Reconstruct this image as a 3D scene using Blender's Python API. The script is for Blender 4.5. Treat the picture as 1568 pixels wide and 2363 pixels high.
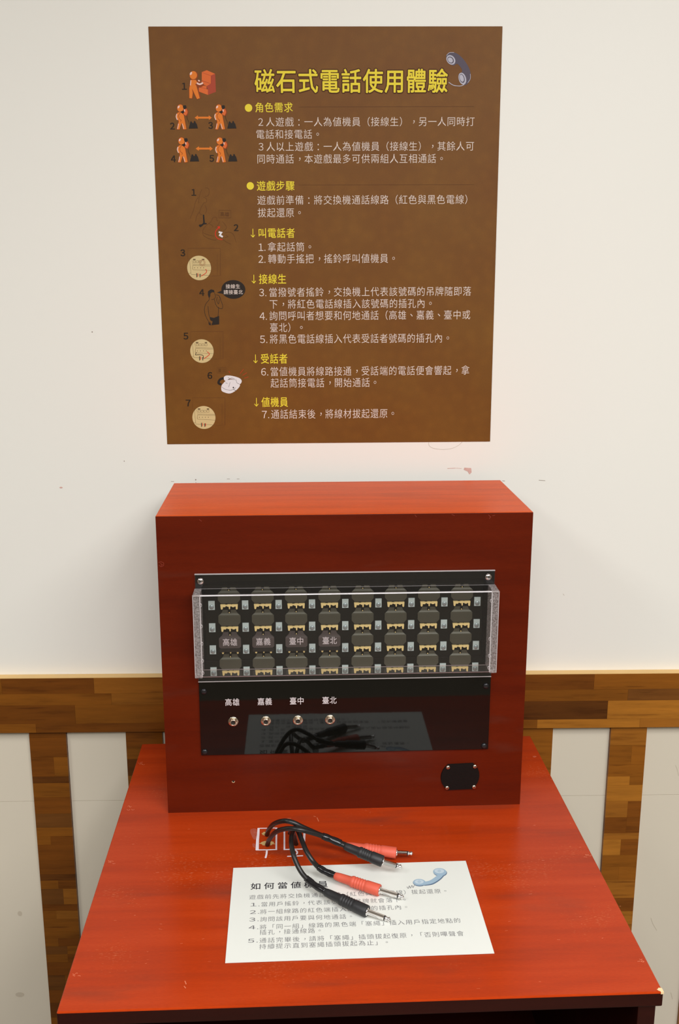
import bpy, bmesh, math, random
from mathutils import Vector, Matrix

for o in list(bpy.data.objects):
    bpy.data.objects.remove(o, do_unlink=True)
SC = bpy.context.scene
COL = SC.collection
random.seed(7)
TT = 0.75                                  # height of the desk top above the floor

# ------------------------------------------------------------------ camera
FW, FH, FPX = 1568.0, 2363.0, 2298.28
CP = Vector((-0.00672, -1.52306, 0.73038 + TT))
PITCH, YAW, ROLL = -0.23211, 0.02067, 0.00027
cp, sp = math.cos(PITCH), math.sin(PITCH)
cy, sy = math.cos(YAW), math.sin(YAW)
FWD = Vector((sy * cp, cy * cp, sp))
RT = Vector((cy, -sy, 0))
UP = RT.cross(FWD)
RT, UP = (RT * math.cos(ROLL) + UP * math.sin(ROLL)), (UP * math.cos(ROLL) - RT * math.sin(ROLL))
cam_d = bpy.data.cameras.new('camera')
cam = bpy.data.objects.new('camera', cam_d)
COL.objects.link(cam)
M = Matrix((RT, UP, -FWD)).transposed().to_4x4()
M.translation = CP
cam.matrix_world = M
cam_d.sensor_fit = 'HORIZONTAL'
cam_d.sensor_width = 36
cam_d.lens = FPX / FW * 36
cam_d.clip_start = 0.02
SC.camera = cam

# ------------------------------------------------------------------ world, lights, exposure
w = bpy.data.worlds.new('world')
SC.world = w
w.use_nodes = True
w.node_tree.nodes['Background'].inputs[0].default_value = (1.0, 0.93, 0.82, 1)
w.node_tree.nodes['Background'].inputs[1].default_value = 0.25
SC.view_settings.view_transform = 'Standard'
SC.view_settings.look = 'None'
SC.view_settings.exposure = 0.08
SC.view_settings.gamma = 1.0
SC.view_settings.use_curve_mapping = False


def area(name, loc, sx, sy_, power, col=(0.985, 0.985, 1.0), rot=(0, 0, 0)):
    l = bpy.data.lights.new(name, 'AREA')
    l.shape = 'RECTANGLE'
    l.size, l.size_y = sx, sy_
    l.energy = power
    l.color = col
    o = bpy.data.objects.new(name, l)
    o.location = loc
    o.rotation_euler = rot
    COL.objects.link(o)
    return o


CEIL = 2.62
area('ceiling_lamp_right', (1.25, -2.0, CEIL - 0.02), 1.2, 1.2, 43)
area('ceiling_lamp_left', (-1.6, -1.7, CEIL - 0.02), 0.6, 1.2, 20)
area('ceiling_lamp_middle', (0.2, -1.5, CEIL - 0.02), 0.6, 0.6, 7)
area('fill_light_rear', (0.15, -3.0, CEIL - 0.02), 1.8, 1.2, 84)  # added fill behind the camera, weakens the shadows beside the cabinet


# ------------------------------------------------------------------ material helpers
def s2l(c):
    c = c / 255.0
    return c / 12.92 if c <= 0.04045 else ((c + 0.055) / 1.055) ** 2.4


def rgb(r, g, b):
    return (s2l(r), s2l(g), s2l(b), 1)


def newmat(name):
    m = bpy.data.materials.new(name)
    m.use_nodes = True
    nt = m.node_tree
    return m, nt, nt.nodes['Principled BSDF']


def plain(name, col, rough=0.5, metal=0.0, spec=0.5, var=0.0, scale=60, bump=0.0):
    m, nt, b = newmat(name)
    b.inputs['Base Color'].default_value = col
    b.inputs['Roughness'].default_value = rough
    b.inputs['Metallic'].default_value = metal
    b.inputs['Specular IOR Level'].default_value = spec
    if var or bump:
        tc = nt.nodes.new('ShaderNodeTexCoord')
        n = nt.nodes.new('ShaderNodeTexNoise')
        n.inputs['Scale'].default_value = scale
        n.inputs['Detail'].default_value = 5
        nt.links.new(tc.outputs['Object'], n.inputs['Vector'])
        if var:
            mr = nt.nodes.new('ShaderNodeMapRange')
            mr.inputs['To Min'].default_value = 1 - var
            mr.inputs['To Max'].default_value = 1 + var
            nt.links.new(n.outputs['Fac'], mr.inputs['Value'])
            vm = nt.nodes.new('ShaderNodeVectorMath')
            vm.operation = 'SCALE'
            vm.inputs[0].default_value = col[:3]
            nt.links.new(mr.outputs[0], vm.inputs['Scale'])
            nt.links.new(vm.outputs[0], b.inputs['Base Color'])
        if bump:
            bp = nt.nodes.new('ShaderNodeBump')
            bp.inputs['Strength'].default_value = bump
            bp.inputs['Distance'].default_value = 0.001
            nt.links.new(n.outputs['Fac'], bp.inputs['Height'])
            nt.links.new(bp.outputs[0], b.inputs['Normal'])
    return m


def noise(nt, vec, scale, detail=4, rough=0.5):
    n = nt.nodes.new('ShaderNodeTexNoise')
    n.inputs['Scale'].default_value = scale
    n.inputs['Detail'].default_value = detail
    n.inputs['Roughness'].default_value = rough
    nt.links.new(vec, n.inputs['Vector'])
    return n.outputs['Fac']


def mapping(nt, sc, src='Object', rnd=False):
    tc = nt.nodes.new('ShaderNodeTexCoord')
    mp = nt.nodes.new('ShaderNodeMapping')
    mp.inputs['Scale'].default_value = sc
    nt.links.new(tc.outputs[src], mp.inputs['Vector'])
    if rnd:
        oi = nt.nodes.new('ShaderNodeObjectInfo')
        mu = nt.nodes.new('ShaderNodeMath')
        mu.operation = 'MULTIPLY'
        mu.inputs[1].default_value = 50
        nt.links.new(oi.outputs['Random'], mu.inputs[0])
        nt.links.new(mu.outputs[0], mp.inputs['Location'])
    return mp.outputs[0]


def ramp(nt, fac, stops):
    r = nt.nodes.new('ShaderNodeValToRGB')
    e = r.color_ramp.elements
    e[0].position, e[0].color = stops[0]
    e[1].position, e[1].color = stops[-1]
    for p, c in stops[1:-1]:
        x = e.new(p)
        x.color = c
    nt.links.new(fac, r.inputs[0])
    return r.outputs[0]


def mixc(nt, a, b_, fac, mode='MIX'):
    m = nt.nodes.new('ShaderNodeMix')
    m.data_type = 'RGBA'
    m.blend_type = mode
    for k, v in ((6, a), (7, b_)):
        if hasattr(v, 'node'):
            nt.links.new(v, m.inputs[k])
        else:
            m.inputs[k].default_value = v
    if hasattr(fac, 'node'):
        nt.links.new(fac, m.inputs[0])
    else:
        m.inputs[0].default_value = fac
    return m.outputs[2]


def red_wood(name, c_dark, c_mid, c_light, rough, flecks=0.0, spec=0.5, smudge=0.5):
    """red varnished plywood, grain along X"""
    m, nt, b = newmat(name)
    v = mapping(nt, (1.2, 14, 14))
    g = noise(nt, v, 3.0, 6, 0.6)
    c = ramp(nt, g, [(0.28, c_dark), (0.5, c_mid), (0.75, c_light)])
    v2 = mapping(nt, (2.2, 9, 9))
    sm = noise(nt, v2, 2.3, 3, 0.5)
    dk = ramp(nt, sm, [(0.60, (0, 0, 0, 1)), (0.80, (smudge, smudge, smudge, 1))])
    c = mixc(nt, c, (0.09, 0.035, 0.022, 1), dk)
    v3 = mapping(nt, (60, 420, 420))
    fine = noise(nt, v3, 3.0, 2, 0.5)
    fr = ramp(nt, fine, [(0.3, (0.93, 0.93, 0.93, 1)), (0.7, (1.07, 1.07, 1.07, 1))])
    c = mixc(nt, c, fr, 1.0, 'MULTIPLY')
    if flecks:
        v4 = mapping(nt, (85, 620, 620))
        f1 = noise(nt, v4, 2.2, 1, 0.4)
        v5 = mapping(nt, (4, 5, 5))
        f2 = noise(nt, v5, 1.6, 2, 0.5)
        mm = nt.nodes.new('ShaderNodeMath')
        mm.operation = 'MULTIPLY'
        nt.links.new(f1, mm.inputs[0])
        nt.links.new(f2, mm.inputs[1])
        fk = ramp(nt, mm.outputs[0], [(0.415, (0, 0, 0, 1)), (0.46, (flecks, flecks, flecks, 1))])
        c = mixc(nt, c, (0.75, 0.32, 0.14, 1), fk)
    nt.links.new(c, b.inputs['Base Color'])
    b.inputs['Roughness'].default_value = rough
    b.inputs['Specular IOR Level'].default_value = spec
    bp = nt.nodes.new('ShaderNodeBump')
    bp.inputs['Strength'].default_value = 0.08
    bp.inputs['Distance'].default_value = 0.0005
    nt.links.new(fine, bp.inputs['Height'])
    nt.links.new(bp.outputs[0], b.inputs['Normal'])
    return m


def stave_wood(name):
    """teak staves; each stave takes its tone from its own object colour"""
    m, nt, b = newmat(name)
    oi = nt.nodes.new('ShaderNodeObjectInfo')
    v = mapping(nt, (3, 30, 30), rnd=True)
    g = noise(nt, v, 3.0, 6, 0.62)
    gr = ramp(nt, g, [(0.25, (0.55, 0.50, 0.42, 1)), (0.45, (0.92, 0.92, 0.9, 1)), (0.75, (1.18, 1.18, 1.15, 1))])
    c = mixc(nt, oi.outputs['Color'], gr, 1.0, 'MULTIPLY')
    v2 = mapping(nt, (5, 90, 90), rnd=True)
    g2 = noise(nt, v2, 2.0, 3, 0.5)
    vein = ramp(nt, g2, [(0.27, (0.55, 0.48, 0.4, 1)), (0.36, (1, 1, 1, 1))])
    c = mixc(nt, c, vein, 0.8, 'MULTIPLY')
    nt.links.new(c, b.inputs['Base Color'])
    b.inputs['Roughness'].default_value = 0.4
    b.inputs['Specular IOR Level'].default_value = 0.25
    return m


def acrylic(name, tint, gloss_add, rough, diffuse=0.0, dcol=(0.8, 0.78, 0.76, 1), nz=0.0):
    """thin clear sheet: light passes straight through, surface mirrors by Fresnel"""
    m = bpy.data.materials.new(name)
    m.use_nodes = True
    nt = m.node_tree
    nt.nodes.clear()
    out = nt.nodes.new('ShaderNodeOutputMaterial')
    tr = nt.nodes.new('ShaderNodeBsdfTransparent')
    tr.inputs[0].default_value = tint
    gl = nt.nodes.new('ShaderNodeBsdfGlossy')
    gl.inputs['Roughness'].default_value = rough
    fr = nt.nodes.new('ShaderNodeFresnel')
    ge = nt.nodes.new('ShaderNodeNewGeometry')
    mr = nt.nodes.new('ShaderNodeMapRange')          # thin sheet: same Fresnel from either side
    mr.inputs['To Min'].default_value = 1.49
    mr.inputs['To Max'].default_value = 1 / 1.49
    nt.links.new(ge.outputs['Backfacing'], mr.inputs['Value'])
    nt.links.new(mr.outputs[0], fr.inputs['IOR'])
    ad = nt.nodes.new('ShaderNodeMath')
    ad.operation = 'ADD'
    ad.use_clamp = True
    ad.inputs[1].default_value = gloss_add
    nt.links.new(fr.outputs[0], ad.inputs[0])
    mx = nt.nodes.new('ShaderNodeMixShader')
    nt.links.new(ad.outputs[0], mx.inputs[0])
    nt.links.new(tr.outputs[0], mx.inputs[1])
    nt.links.new(gl.outputs[0], mx.inputs[2])
    res = mx.outputs[0]
    if diffuse:
        df = nt.nodes.new('ShaderNodeBsdfDiffuse')
        df.inputs[0].default_value = dcol
        m2 = nt.nodes.new('ShaderNodeMixShader')
        m2.inputs[0].default_value = diffuse
        if nz:
            v = mapping(nt, (1, 1, 1))
            n = noise(nt, v, nz, 5, 0.65)
            r = ramp(nt, n, [(0.35, (diffuse * 0.25,) * 3 + (1,)), (0.68, (min(1, diffuse * 1.9),) * 3 + (1,))])
            nt.links.new(r, m2.inputs[0])
        nt.links.new(res, m2.inputs[1])
        nt.links.new(df.outputs[0], m2.inputs[2])
        res = m2.outputs[0]
    nt.links.new(res, out.inputs[0])
    return m


MAT = {}
MAT['wall'] = plain('wall_paint', rgb(245, 243, 233), 0.45, var=0.012, scale=3, bump=0.0)
MAT['panel_white'] = plain('wainscot_laminate', rgb(226, 216, 195), 0.42, var=0.02, scale=6)
MAT['ceiling'] = plain('ceiling_paint', rgb(225, 220, 208), 0.8)
MAT['room_wall'] = plain('room_wall_paint', rgb(120, 112, 100), 0.8)
MAT['floor'] = plain('floor_vinyl', rgb(100, 90, 74), 0.5, var=0.1, scale=4)
MAT['stave'] = stave_wood('teak_stave')
MAT['ledge'] = plain('lit_ledge_wood', rgb(225, 185, 115), 0.35, var=0.12, scale=14)  # top face of the rail, the light on it put into the colour
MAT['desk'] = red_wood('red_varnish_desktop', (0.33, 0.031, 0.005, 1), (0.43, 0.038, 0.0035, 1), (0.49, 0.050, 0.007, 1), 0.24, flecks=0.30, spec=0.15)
MAT['desk_shaded'] = red_wood('red_varnish_shaded', (0.02, 0.003, 0.0015, 1), (0.025, 0.003, 0.0015, 1), (0.03, 0.004, 0.002, 1), 0.4, spec=0.25, smudge=0.3)  # desk varnish darkened: shade on edges and carcase put into the colour
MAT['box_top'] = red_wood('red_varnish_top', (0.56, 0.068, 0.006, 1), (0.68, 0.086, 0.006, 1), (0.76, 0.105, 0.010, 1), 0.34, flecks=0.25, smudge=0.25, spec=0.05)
MAT['box_front'] = red_wood('red_varnish_front_shaded', (0.085, 0.0068, 0.0008, 1), (0.110, 0.0092, 0.0008, 1), (0.126, 0.0115, 0.0015, 1), 0.34, spec=0.22, smudge=0.6)  # cabinet varnish darkened: shade on its upright faces put into the colour
MAT['black_gloss'] = plain('black_gloss_plate', (0.004, 0.004, 0.003, 1), 0.035, spec=0.38, bump=0.012, scale=60)
MAT['black_board'] = plain('black_matt_board', (0.012, 0.011, 0.009, 1), 0.35)
MAT['black_leather'] = plain('black_cover_plate', (0.008, 0.006, 0.005, 1), 0.6, spec=0.15, var=0.3, scale=900, bump=0.4)
MAT['black_screw'] = plain('black_screw', (0.012, 0.012, 0.014, 1), 0.3)
MAT['shutter'] = plain('olive_grey_shutter', rgb(72, 70, 57), 0.42, metal=0.3, var=0.08, scale=200)
MAT['tag'] = plain('brown_grey_tag', rgb(68, 59, 56), 0.4, var=0.05, scale=200)
MAT['brass'] = plain('pale_brass_contact', rgb(214, 190, 128), 0.45, var=0.08, scale=150)
MAT['clip'] = plain('grey_green_clip', rgb(170, 182, 178), 0.5)
MAT['clip_dot'] = plain('grey_clip_screw', rgb(150, 160, 160), 0.35, metal=0.5)
MAT['steel'] = plain('polished_steel', (0.86, 0.84, 0.83, 1), 0.16, metal=1)
MAT['nickel'] = plain('warm_nickel', (0.80, 0.70, 0.56, 1), 0.22, metal=1)
MAT['slot'] = plain('dark_slot', (0.015, 0.012, 0.01, 1), 0.7)
MAT['print_tag'] = plain('tag_print_white', rgb(246, 236, 236), 0.6)
MAT['print_white'] = plain('print_white', rgb(216, 206, 206), 0.6)
MAT['rubber'] = plain('black_cable_rubber', (0.012, 0.011, 0.010, 1), 0.33)
MAT['tape'] = plain('black_tape', (0.010, 0.010, 0.011, 1), 0.18)
MAT['boot_black'] = plain('black_boot', (0.018, 0.018, 0.019, 1), 0.5, bump=0.15, scale=500)
MAT['boot_red'] = plain('red_boot', rgb(216, 92, 68), 0.55, bump=0.1, scale=500)
MAT['splinter'] = plain('bare_splintered_wood', rgb(205, 170, 110), 0.8, var=0.35, scale=400)
MAT['paint'] = plain('white_marker_paint', rgb(240, 226, 230), 0.5, var=0.04, scale=200)
MAT['paper'] = plain('white_paper', rgb(230, 232, 224), 0.5, var=0.01, scale=20)
MAT['ink'] = plain('grey_ink', rgb(104, 102, 106), 0.6)
MAT['ink_dark'] = plain('dark_ink', rgb(42, 40, 46), 0.6)
MAT['blue'] = plain('pale_blue_print', rgb(158, 184, 202), 0.5)
MAT['blue_light'] = plain('light_blue_print', rgb(196, 212, 222), 0.5)
MAT['blue_dark'] = plain('slate_blue_print', rgb(96, 116, 140), 0.5)
MAT['acrylic'] = acrylic('clear_acrylic', (0.99, 0.99, 0.985, 1), 0.0, 0.02, diffuse=0.012)
MAT['acrylic_edge'] = acrylic('acrylic_edge_highlight', (0.8, 0.78, 0.77, 1), 0.15, 0.15, diffuse=0.55, dcol=(0.85, 0.8, 0.8, 1))  # whitish diffuse share paints the light caught on edges and bends
MAT['acrylic_frost'] = acrylic('acrylic_glued_end', (0.75, 0.72, 0.70, 1), 0.05, 0.2, diffuse=0.22, dcol=(0.8, 0.75, 0.74, 1), nz=420)


def poster_mat():
    m, nt, b = newmat('brown_poster_print')
    v = mapping(nt, (1, 1, 1))
    vo = nt.nodes.new('ShaderNodeTexVoronoi')
    vo.feature = 'SMOOTH_F1'
    vo.inputs['Scale'].default_value = 75
    nt.links.new(v, vo.inputs['Vector'])
    spots = ramp(nt, vo.outputs['Distance'], [(0.1, (1.10, 1.12, 1.16, 1)), (0.55, (1, 1, 1, 1))])
    n1 = noise(nt, v, 9, 3)
    big = ramp(nt, n1, [(0.3, rgb(113, 68, 12)), (0.7, rgb(120, 77, 18))])
    c = mixc(nt, big, spots, 1.0, 'MULTIPLY')
    n2 = noise(nt, v, 1400, 2)
    gr = ramp(nt, n2, [(0.3, (0.92, 0.92, 0.92, 1)), (0.7, (1.08, 1.08, 1.08, 1))])
    c = mixc(nt, c, gr, 1.0, 'MULTIPLY')
    nt.links.new(c, b.inputs['Base Color'])
    b.inputs['Roughness'].default_value = 0.55
    b.inputs['Specular IOR Level'].default_value = 0.3
    return m


MAT['poster'] = poster_mat()
for k, c in dict(p_yellow=(240, 218, 62), p_text=(228, 212, 200), p_halo=(84, 46, 14), p_line=(92, 54, 22),
                 p_faint=(105, 65, 28), p_black=(44, 36, 30), p_orange=(232, 128, 44), p_orange_dark=(150, 66, 24),
                 p_pink=(244, 205, 190), p_red=(214, 52, 28), p_machine=(226, 110, 52), p_machine_dark=(176, 74, 50),
                 p_cream=(214, 192, 138), p_sketch=(104, 84, 56), p_white=(232, 228, 228), p_grey=(92, 84, 96),
                 p_grey_light=(190, 188, 200), p_digit=(50, 36, 22)).items():
    MAT[k] = plain('print_' + k[2:], rgb(*c), 0.55, spec=0.2)


# ------------------------------------------------------------------ object helpers
def link(o, parent=None):
    COL.objects.link(o)
    if parent is not None:
        o.parent = parent
    return o


def root(name, label, cat, mat4, group=None):
    o = bpy.data.objects.new(name, None)
    o.empty_display_size = 0.05
    o.matrix_world = mat4
    o['label'] = label
    o['category'] = cat
    if group:
        o['group'] = group
    return link(o)


def meshobj(name, verts, faces, mats, parent=None, fm=None, smooth=False):
    me = bpy.data.meshes.new(name)
    me.from_pydata([tuple(v) for v in verts], [], faces)
    for m in (mats if isinstance(mats, (list, tuple)) else [mats]):
        me.materials.append(MAT[m])
    if fm:
        for p, i in zip(me.polygons, fm):
            p.material_index = i
    if smooth:
        for p in me.polygons:
            p.use_smooth = True
    me.update()
    return link(bpy.data.objects.new(name, me), parent)


def bm_to(name, bm, mats, parent=None, smooth=False):
    me = bpy.data.meshes.new(name)
    bm.normal_update()
    bm.to_mesh(me)
    bm.free()
    for m in (mats if isinstance(mats, (list, tuple)) else [mats]):
        me.materials.append(MAT[m])
    if smooth:
        for p in me.polygons:
            p.use_smooth = True
    return link(bpy.data.objects.new(name, me), parent)


def add_box(bm, x0, x1, y0, y1, z0, z1, bev=0.0, seg=2):
    vs = [bm.verts.new((x, y, z)) for x in (x0, x1) for y in (y0, y1) for z in (z0, z1)]
    fs = [(0, 1, 3, 2), (4, 6, 7, 5), (0, 4, 5, 1), (2, 3, 7, 6), (0, 2, 6, 4), (1, 5, 7, 3)]
    nf = [bm.faces.new([vs[i] for i in f]) for f in fs]
    if bev:
        es = {e for f in nf for e in f.edges}
        bmesh.ops.bevel(bm, geom=list(es), offset=bev, segments=seg, affect='EDGES', profile=0.5)
    return nf


def box(name, x0, x1, y0, y1, z0, z1, mat, parent=None, bev=0.0):
    bm = bmesh.new()
    add_box(bm, min(x0, x1), max(x0, x1), min(y0, y1), max(y0, y1), min(z0, z1), max(z0, z1), bev)
    return bm_to(name, bm, mat, parent)


def lathe(name, prof, seg, axis_map, mats, parent=None, smooth=True):
    """prof: list of (r, h); axis_map(x, y, h) gives the point"""
    vs, fs = [], []
    for r, h in prof:
        for i in range(seg):
            a = 2 * math.pi * i / seg
            vs.append(axis_map(r * math.cos(a), r * math.sin(a), h))
    for k in range(len(prof) - 1):
        for i in range(seg):
            j = (i + 1) % seg
            fs.append((k * seg + i, k * seg + j, (k + 1) * seg + j, (k + 1) * seg + i))
    return meshobj(name, vs, fs, mats, parent, smooth=smooth)


def frame(o, x, y, z):
    m = Matrix((x, y, z)).transposed().to_4x4()
    m.translation = o
    return m


def ray(px, py):
    return (FWD + RT * ((px - FW / 2) / FPX) + UP * ((FH / 2 - py) / FPX))


def at(px, py, h):
    """point above the desk top, h metres high, seen at that place of the photograph"""
    d = ray(px, py)
    t = (TT + h - CP.z) / d.z
    return CP + d * t


class Plane:
    """a flat surface of the scene with its own two axes; measures places on it"""
    def __init__(s, m, off=0.0):
        s.m, s.off = m, off
        s.o, s.x, s.y, s.z = m.translation, m.col[0].xyz, m.col[1].xyz, m.col[2].xyz

    def on(s, px, py):
        d = ray(px, py)
        t = (s.o + s.z * s.off - CP).dot(s.z) / d.dot(s.z)
        p = CP + d * t - s.o
        return p.dot(s.x), p.dot(s.y)


# flat print: collect polygons in plane coordinates, layered a hair above one another
class Print:
    def __init__(s, plane, mapfn, step=3e-6):
        s.pl, s.fn, s.step = plane, mapfn, step          # overlapping strokes never share a plane

    def emit(s, name, mat, polys, layer, parent):
        vs, fs = [], []
        for n_, it in enumerate(polys):
            verts, faces = it[0], it[1]
            k = (it[2] if len(it) > 2 else 0.0) + n_ * s.step
            b = len(vs)
            vs += [s.fn(u, v, layer + k) for u, v in verts]
            fs += [tuple(b + i for i in f) for f in faces]
        return meshobj(name, vs, fs, mat, parent)


def P_poly(pts):
    return (pts, [tuple(range(len(pts)))])


def P_disc(c, rx, ry=None, n=28, rot=0.0):
    ry = rx if ry is None else ry
    ca, sa = math.cos(rot), math.sin(rot)
    pts = []
    for i in range(n):
        a = 2 * math.pi * i / n
        x, y = rx * math.cos(a), ry * math.sin(a)
        pts.append((c[0] + ca * x - sa * y, c[1] + sa * x + ca * y))
    return P_poly(pts)


def smooth_line(pts, n=6, closed=False):
    if len(pts) < 3:
        return pts
    P = [Vector(p) for p in pts]
    out = []
    N = len(P)
    rng = range(N) if closed else range(N - 1)
    for i in rng:
        if closed:
            a, b, c, d = P[(i - 1) % N], P[i], P[(i + 1) % N], P[(i + 2) % N]
        else:
            a, b, c, d = P[max(i - 1, 0)], P[i], P[i + 1], P[min(i + 2, N - 1)]
        for k in range(n):
            t = k / n
            out.append(0.5 * ((2 * b) + (c - a) * t + (2 * a - 5 * b + 4 * c - d) * t * t + (3 * b - a - 3 * c + d) * t ** 3))
    if not closed:
        out.append(P[-1])
    return [tuple(v) for v in out]


def P_stroke(pts, wd, closed=False, smooth=False, taper=None):
    if smooth:
        pts = smooth_line(pts, 6, closed)
    n = len(pts)
    V = [Vector(p) for p in pts]
    vs = []
    for i in range(n):
        if closed:
            d = V[(i + 1) % n] - V[(i - 1) % n]
        else:
            d = V[min(i + 1, n - 1)] - V[max(i - 1, 0)]
        if d.length < 1e-9:
            d = Vector((1, 0))
        d.normalize()
        nn = Vector((-d.y, d.x))
        ww = wd if taper is None else wd * taper[0] + (wd * taper[1] - wd * taper[0]) * i / (n - 1)
        # mitre
        if 0 < i < n - 1 or closed:
            a = (V[(i + 1) % n] - V[i])
            if a.length > 1e-9:
                k = abs(a.normalized().dot(d))
                ww = ww / max(k, 0.6)
        vs += [tuple(V[i] + nn * ww / 2), tuple(V[i] - nn * ww / 2)]
    fs = [(2 * i, 2 * i + 1, 2 * i + 3, 2 * i + 2) for i in range(n - 1)]
    if closed:
        fs.append((2 * n - 2, 2 * n - 1, 1, 0))
    return (vs, fs)


# lettering: glyph outlines of Blender's built-in typeface, set cell by cell
GLY = {}


def glyph(ch, off=0.0):
    k = (ch, off)
    if k not in GLY:
        cu = bpy.data.curves.new('t', 'FONT')
        cu.body = ch
        cu.size = 1
        cu.offset = off
        cu.resolution_u = 2
        ob = bpy.data.objects.new('t', cu)
        COL.objects.link(ob)
        dg = bpy.context.evaluated_depsgraph_get()
        me = bpy.data.meshes.new_from_object(ob.evaluated_get(dg))
        GLY[k] = ([(v.co.x, v.co.y) for v in me.vertices], [tuple(p.vertices) for p in me.polygons])
        bpy.data.objects.remove(ob)
        bpy.data.curves.remove(cu)
        bpy.data.meshes.remove(me)
    return GLY[k]


FLAT = False                             # true where layers count in steps of 0.06 mm


def P_text(s, x0, yc, pitch, ch_h, off=0.0, fill=0.96):
    if off > 0:                          # heavier weight: the same glyph printed in a small ring
        out = []
        rings = [off] if off < 0.03 else [off, off * 0.5]
        for rr in rings:
            for i in range(8 if off < 0.03 else 12):
                a = math.tau * i / (8 if off < 0.03 else 12)
                lift = 0.0
                out += [(v, f, lift) for v, f, *_ in P_text(s, x0 + math.cos(a) * rr * ch_h, yc + math.sin(a) * rr * ch_h, pitch, ch_h, 0.0, fill)]
        return out
    """s set in equal cells from x0 rightwards, centred on the height yc (y up)"""
    out = []
    for i, ch in enumerate(s):
        vs, fs = glyph(ch, off)
        if not vs:
            continue
        dx, dy = 0.0, 0.0
        if ch in '，。、':
            dx, dy = 0.33, 0.28
        if ch == '：':
            dx = 0.5 - sum(v[0] for v in vs) / len(vs)
        out.append(([(x0 + (i + (1 - fill) / 2 + (vx + dx) * fill) * pitch, yc + ((vy + dy) - 0.375) * ch_h) for vx, vy in vs], fs))
    return out


# ------------------------------------------------------------------ room shell
def struct(o):
    o['kind'] = 'structure'
    return o


WX0, WX1, WY0 = -2.6, 2.6, -4.6
struct(box('floor', WX0, WX1, WY0, 0.1, -0.1, 0.0, 'floor'))
struct(box('ceiling', WX0, WX1, WY0, 0.1, CEIL, CEIL + 0.1, 'ceiling'))
struct(box('wall_left', WX0 - 0.1, WX0, WY0, 0.1, 0.0, CEIL, 'room_wall'))
struct(box('wall_right', WX1, WX1 + 0.1, WY0, 0.1, 0.0, CEIL, 'room_wall'))
struct(box('wall_front', WX0, WX1, WY0 - 0.1, WY0, 0.0, CEIL, 'room_wall'))
RZ0, RZ1 = TT + 0.0066, TT + 0.1012       # lower and upper edge of the dado rail
wall = struct(box('wall_back', WX0, WX1, 0.0, 0.1, 0.0, CEIL, 'wall'))
struct(box('baseboard_back', WX0, WX1, -0.014, 0.0, 0.0, 0.09, 'desk_shaded'))

# dado rail: long staves glued edge to edge, ledge on top painted as brightly lit
rail = bpy.data.objects.new('trim_1', None)
rail['kind'] = 'structure'
link(rail)
RD = 0.016
TONE = {'a': (112, 62, 14), 'b': (126, 74, 18), 'c': (140, 86, 26), 'd': (94, 52, 14), 'e': (152, 96, 30), 'f': (104, 62, 22)}
stave_mesh = {}


def stave(x0, x1, z0, z1, y0, y1, tone, parent, rot=False, name='stave'):
    L, Hh, D = x1 - x0, z1 - z0, y1 - y0
    key = (round(L, 4), round(Hh, 4), round(D, 4))
    if key not in stave_mesh:
        bm = bmesh.new()
        add_box(bm, -L / 2, L / 2, -D / 2, D / 2, -Hh / 2, Hh / 2)
        me = bpy.data.meshes.new('stave')
        bm.to_mesh(me)
        bm.free()
        me.materials.append(MAT['stave'])
        stave_mesh[key] = me
    o = bpy.data.objects.new(name, stave_mesh[key])
    o.location = ((x0 + x1) / 2, (y0 + y1) / 2, (z0 + z1) / 2)
    c = rgb(*TONE[tone])
    j = random.uniform(0.93, 1.07) * (1.35 if x0 > 0.3 else 1.05)  # right-hand staves lightened: stronger light there put into their tone
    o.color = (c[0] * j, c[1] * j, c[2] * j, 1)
    return link(o, parent)


rows = [(0.0, 0.0155), (0.0155, 0.048), (0.048, 0.068), (0.068, 0.0946)]
joints = [[-1.30, -0.98, -0.75, -0.47, -0.20, 0.06, 0.35, 0.52, 0.86, 1.2],
          [-1.40, -1.05, -0.62, -0.405, -0.10, 0.20, 0.465, 0.80, 1.15, 1.4],
          [-1.28, -0.90, -0.58, -0.345, -0.05, 0.28, 0.497, 0.70, 1.02, 1.3],
          [-1.35, -0.85, -0.52, -0.372, -0.12, 0.15, 0.44, 0.75, 1.1, 1.35]]
tones = ['aabacbecb', 'baabfdebc', 'cabcabfcb', 'abacbabcb']
for (a, b), js, tn in zip(rows, joints, tones):
    for k in range(len(js) - 1):
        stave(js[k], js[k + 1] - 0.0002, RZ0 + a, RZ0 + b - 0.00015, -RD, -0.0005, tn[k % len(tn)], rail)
box('ledge_strip', -1.3, 1.3, -RD + 0.0005, -0.0002, RZ1 - 0.0002, RZ1 + 0.0006, 'ledge', rail)

# posts of stacked cross-grain blocks below the rail
PX0 = [-0.8046, -0.6446, -0.4846, -0.3267, -0.1660, -0.0046, 0.1570, 0.3186, 0.4755, 0.6334, 0.7935]
PWD = 0.060
posts = []
for n, px0 in enumerate(PX0):
    po = bpy.data.objects.new('trim_%d' % (n + 2), None)
    po['kind'] = 'structure'
    link(po)
    z = RZ0 - 0.0004
    r = random.Random(30 + n)
    first = True
    while z > 0.10:
        h = r.choice([0.012, 0.016, 0.022, 0.026, 0.03, 0.035])
        z0 = max(z - h, 0.0905)
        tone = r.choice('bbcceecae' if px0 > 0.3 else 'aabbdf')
        if r.random() < 0.35 and h > 0.015:
            xs = px0 + PWD * r.choice([0.38, 0.5, 0.62])
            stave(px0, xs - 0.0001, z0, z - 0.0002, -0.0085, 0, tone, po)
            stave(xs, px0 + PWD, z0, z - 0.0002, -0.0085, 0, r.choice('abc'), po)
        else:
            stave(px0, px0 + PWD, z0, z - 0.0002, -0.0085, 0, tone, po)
        z = z0
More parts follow.
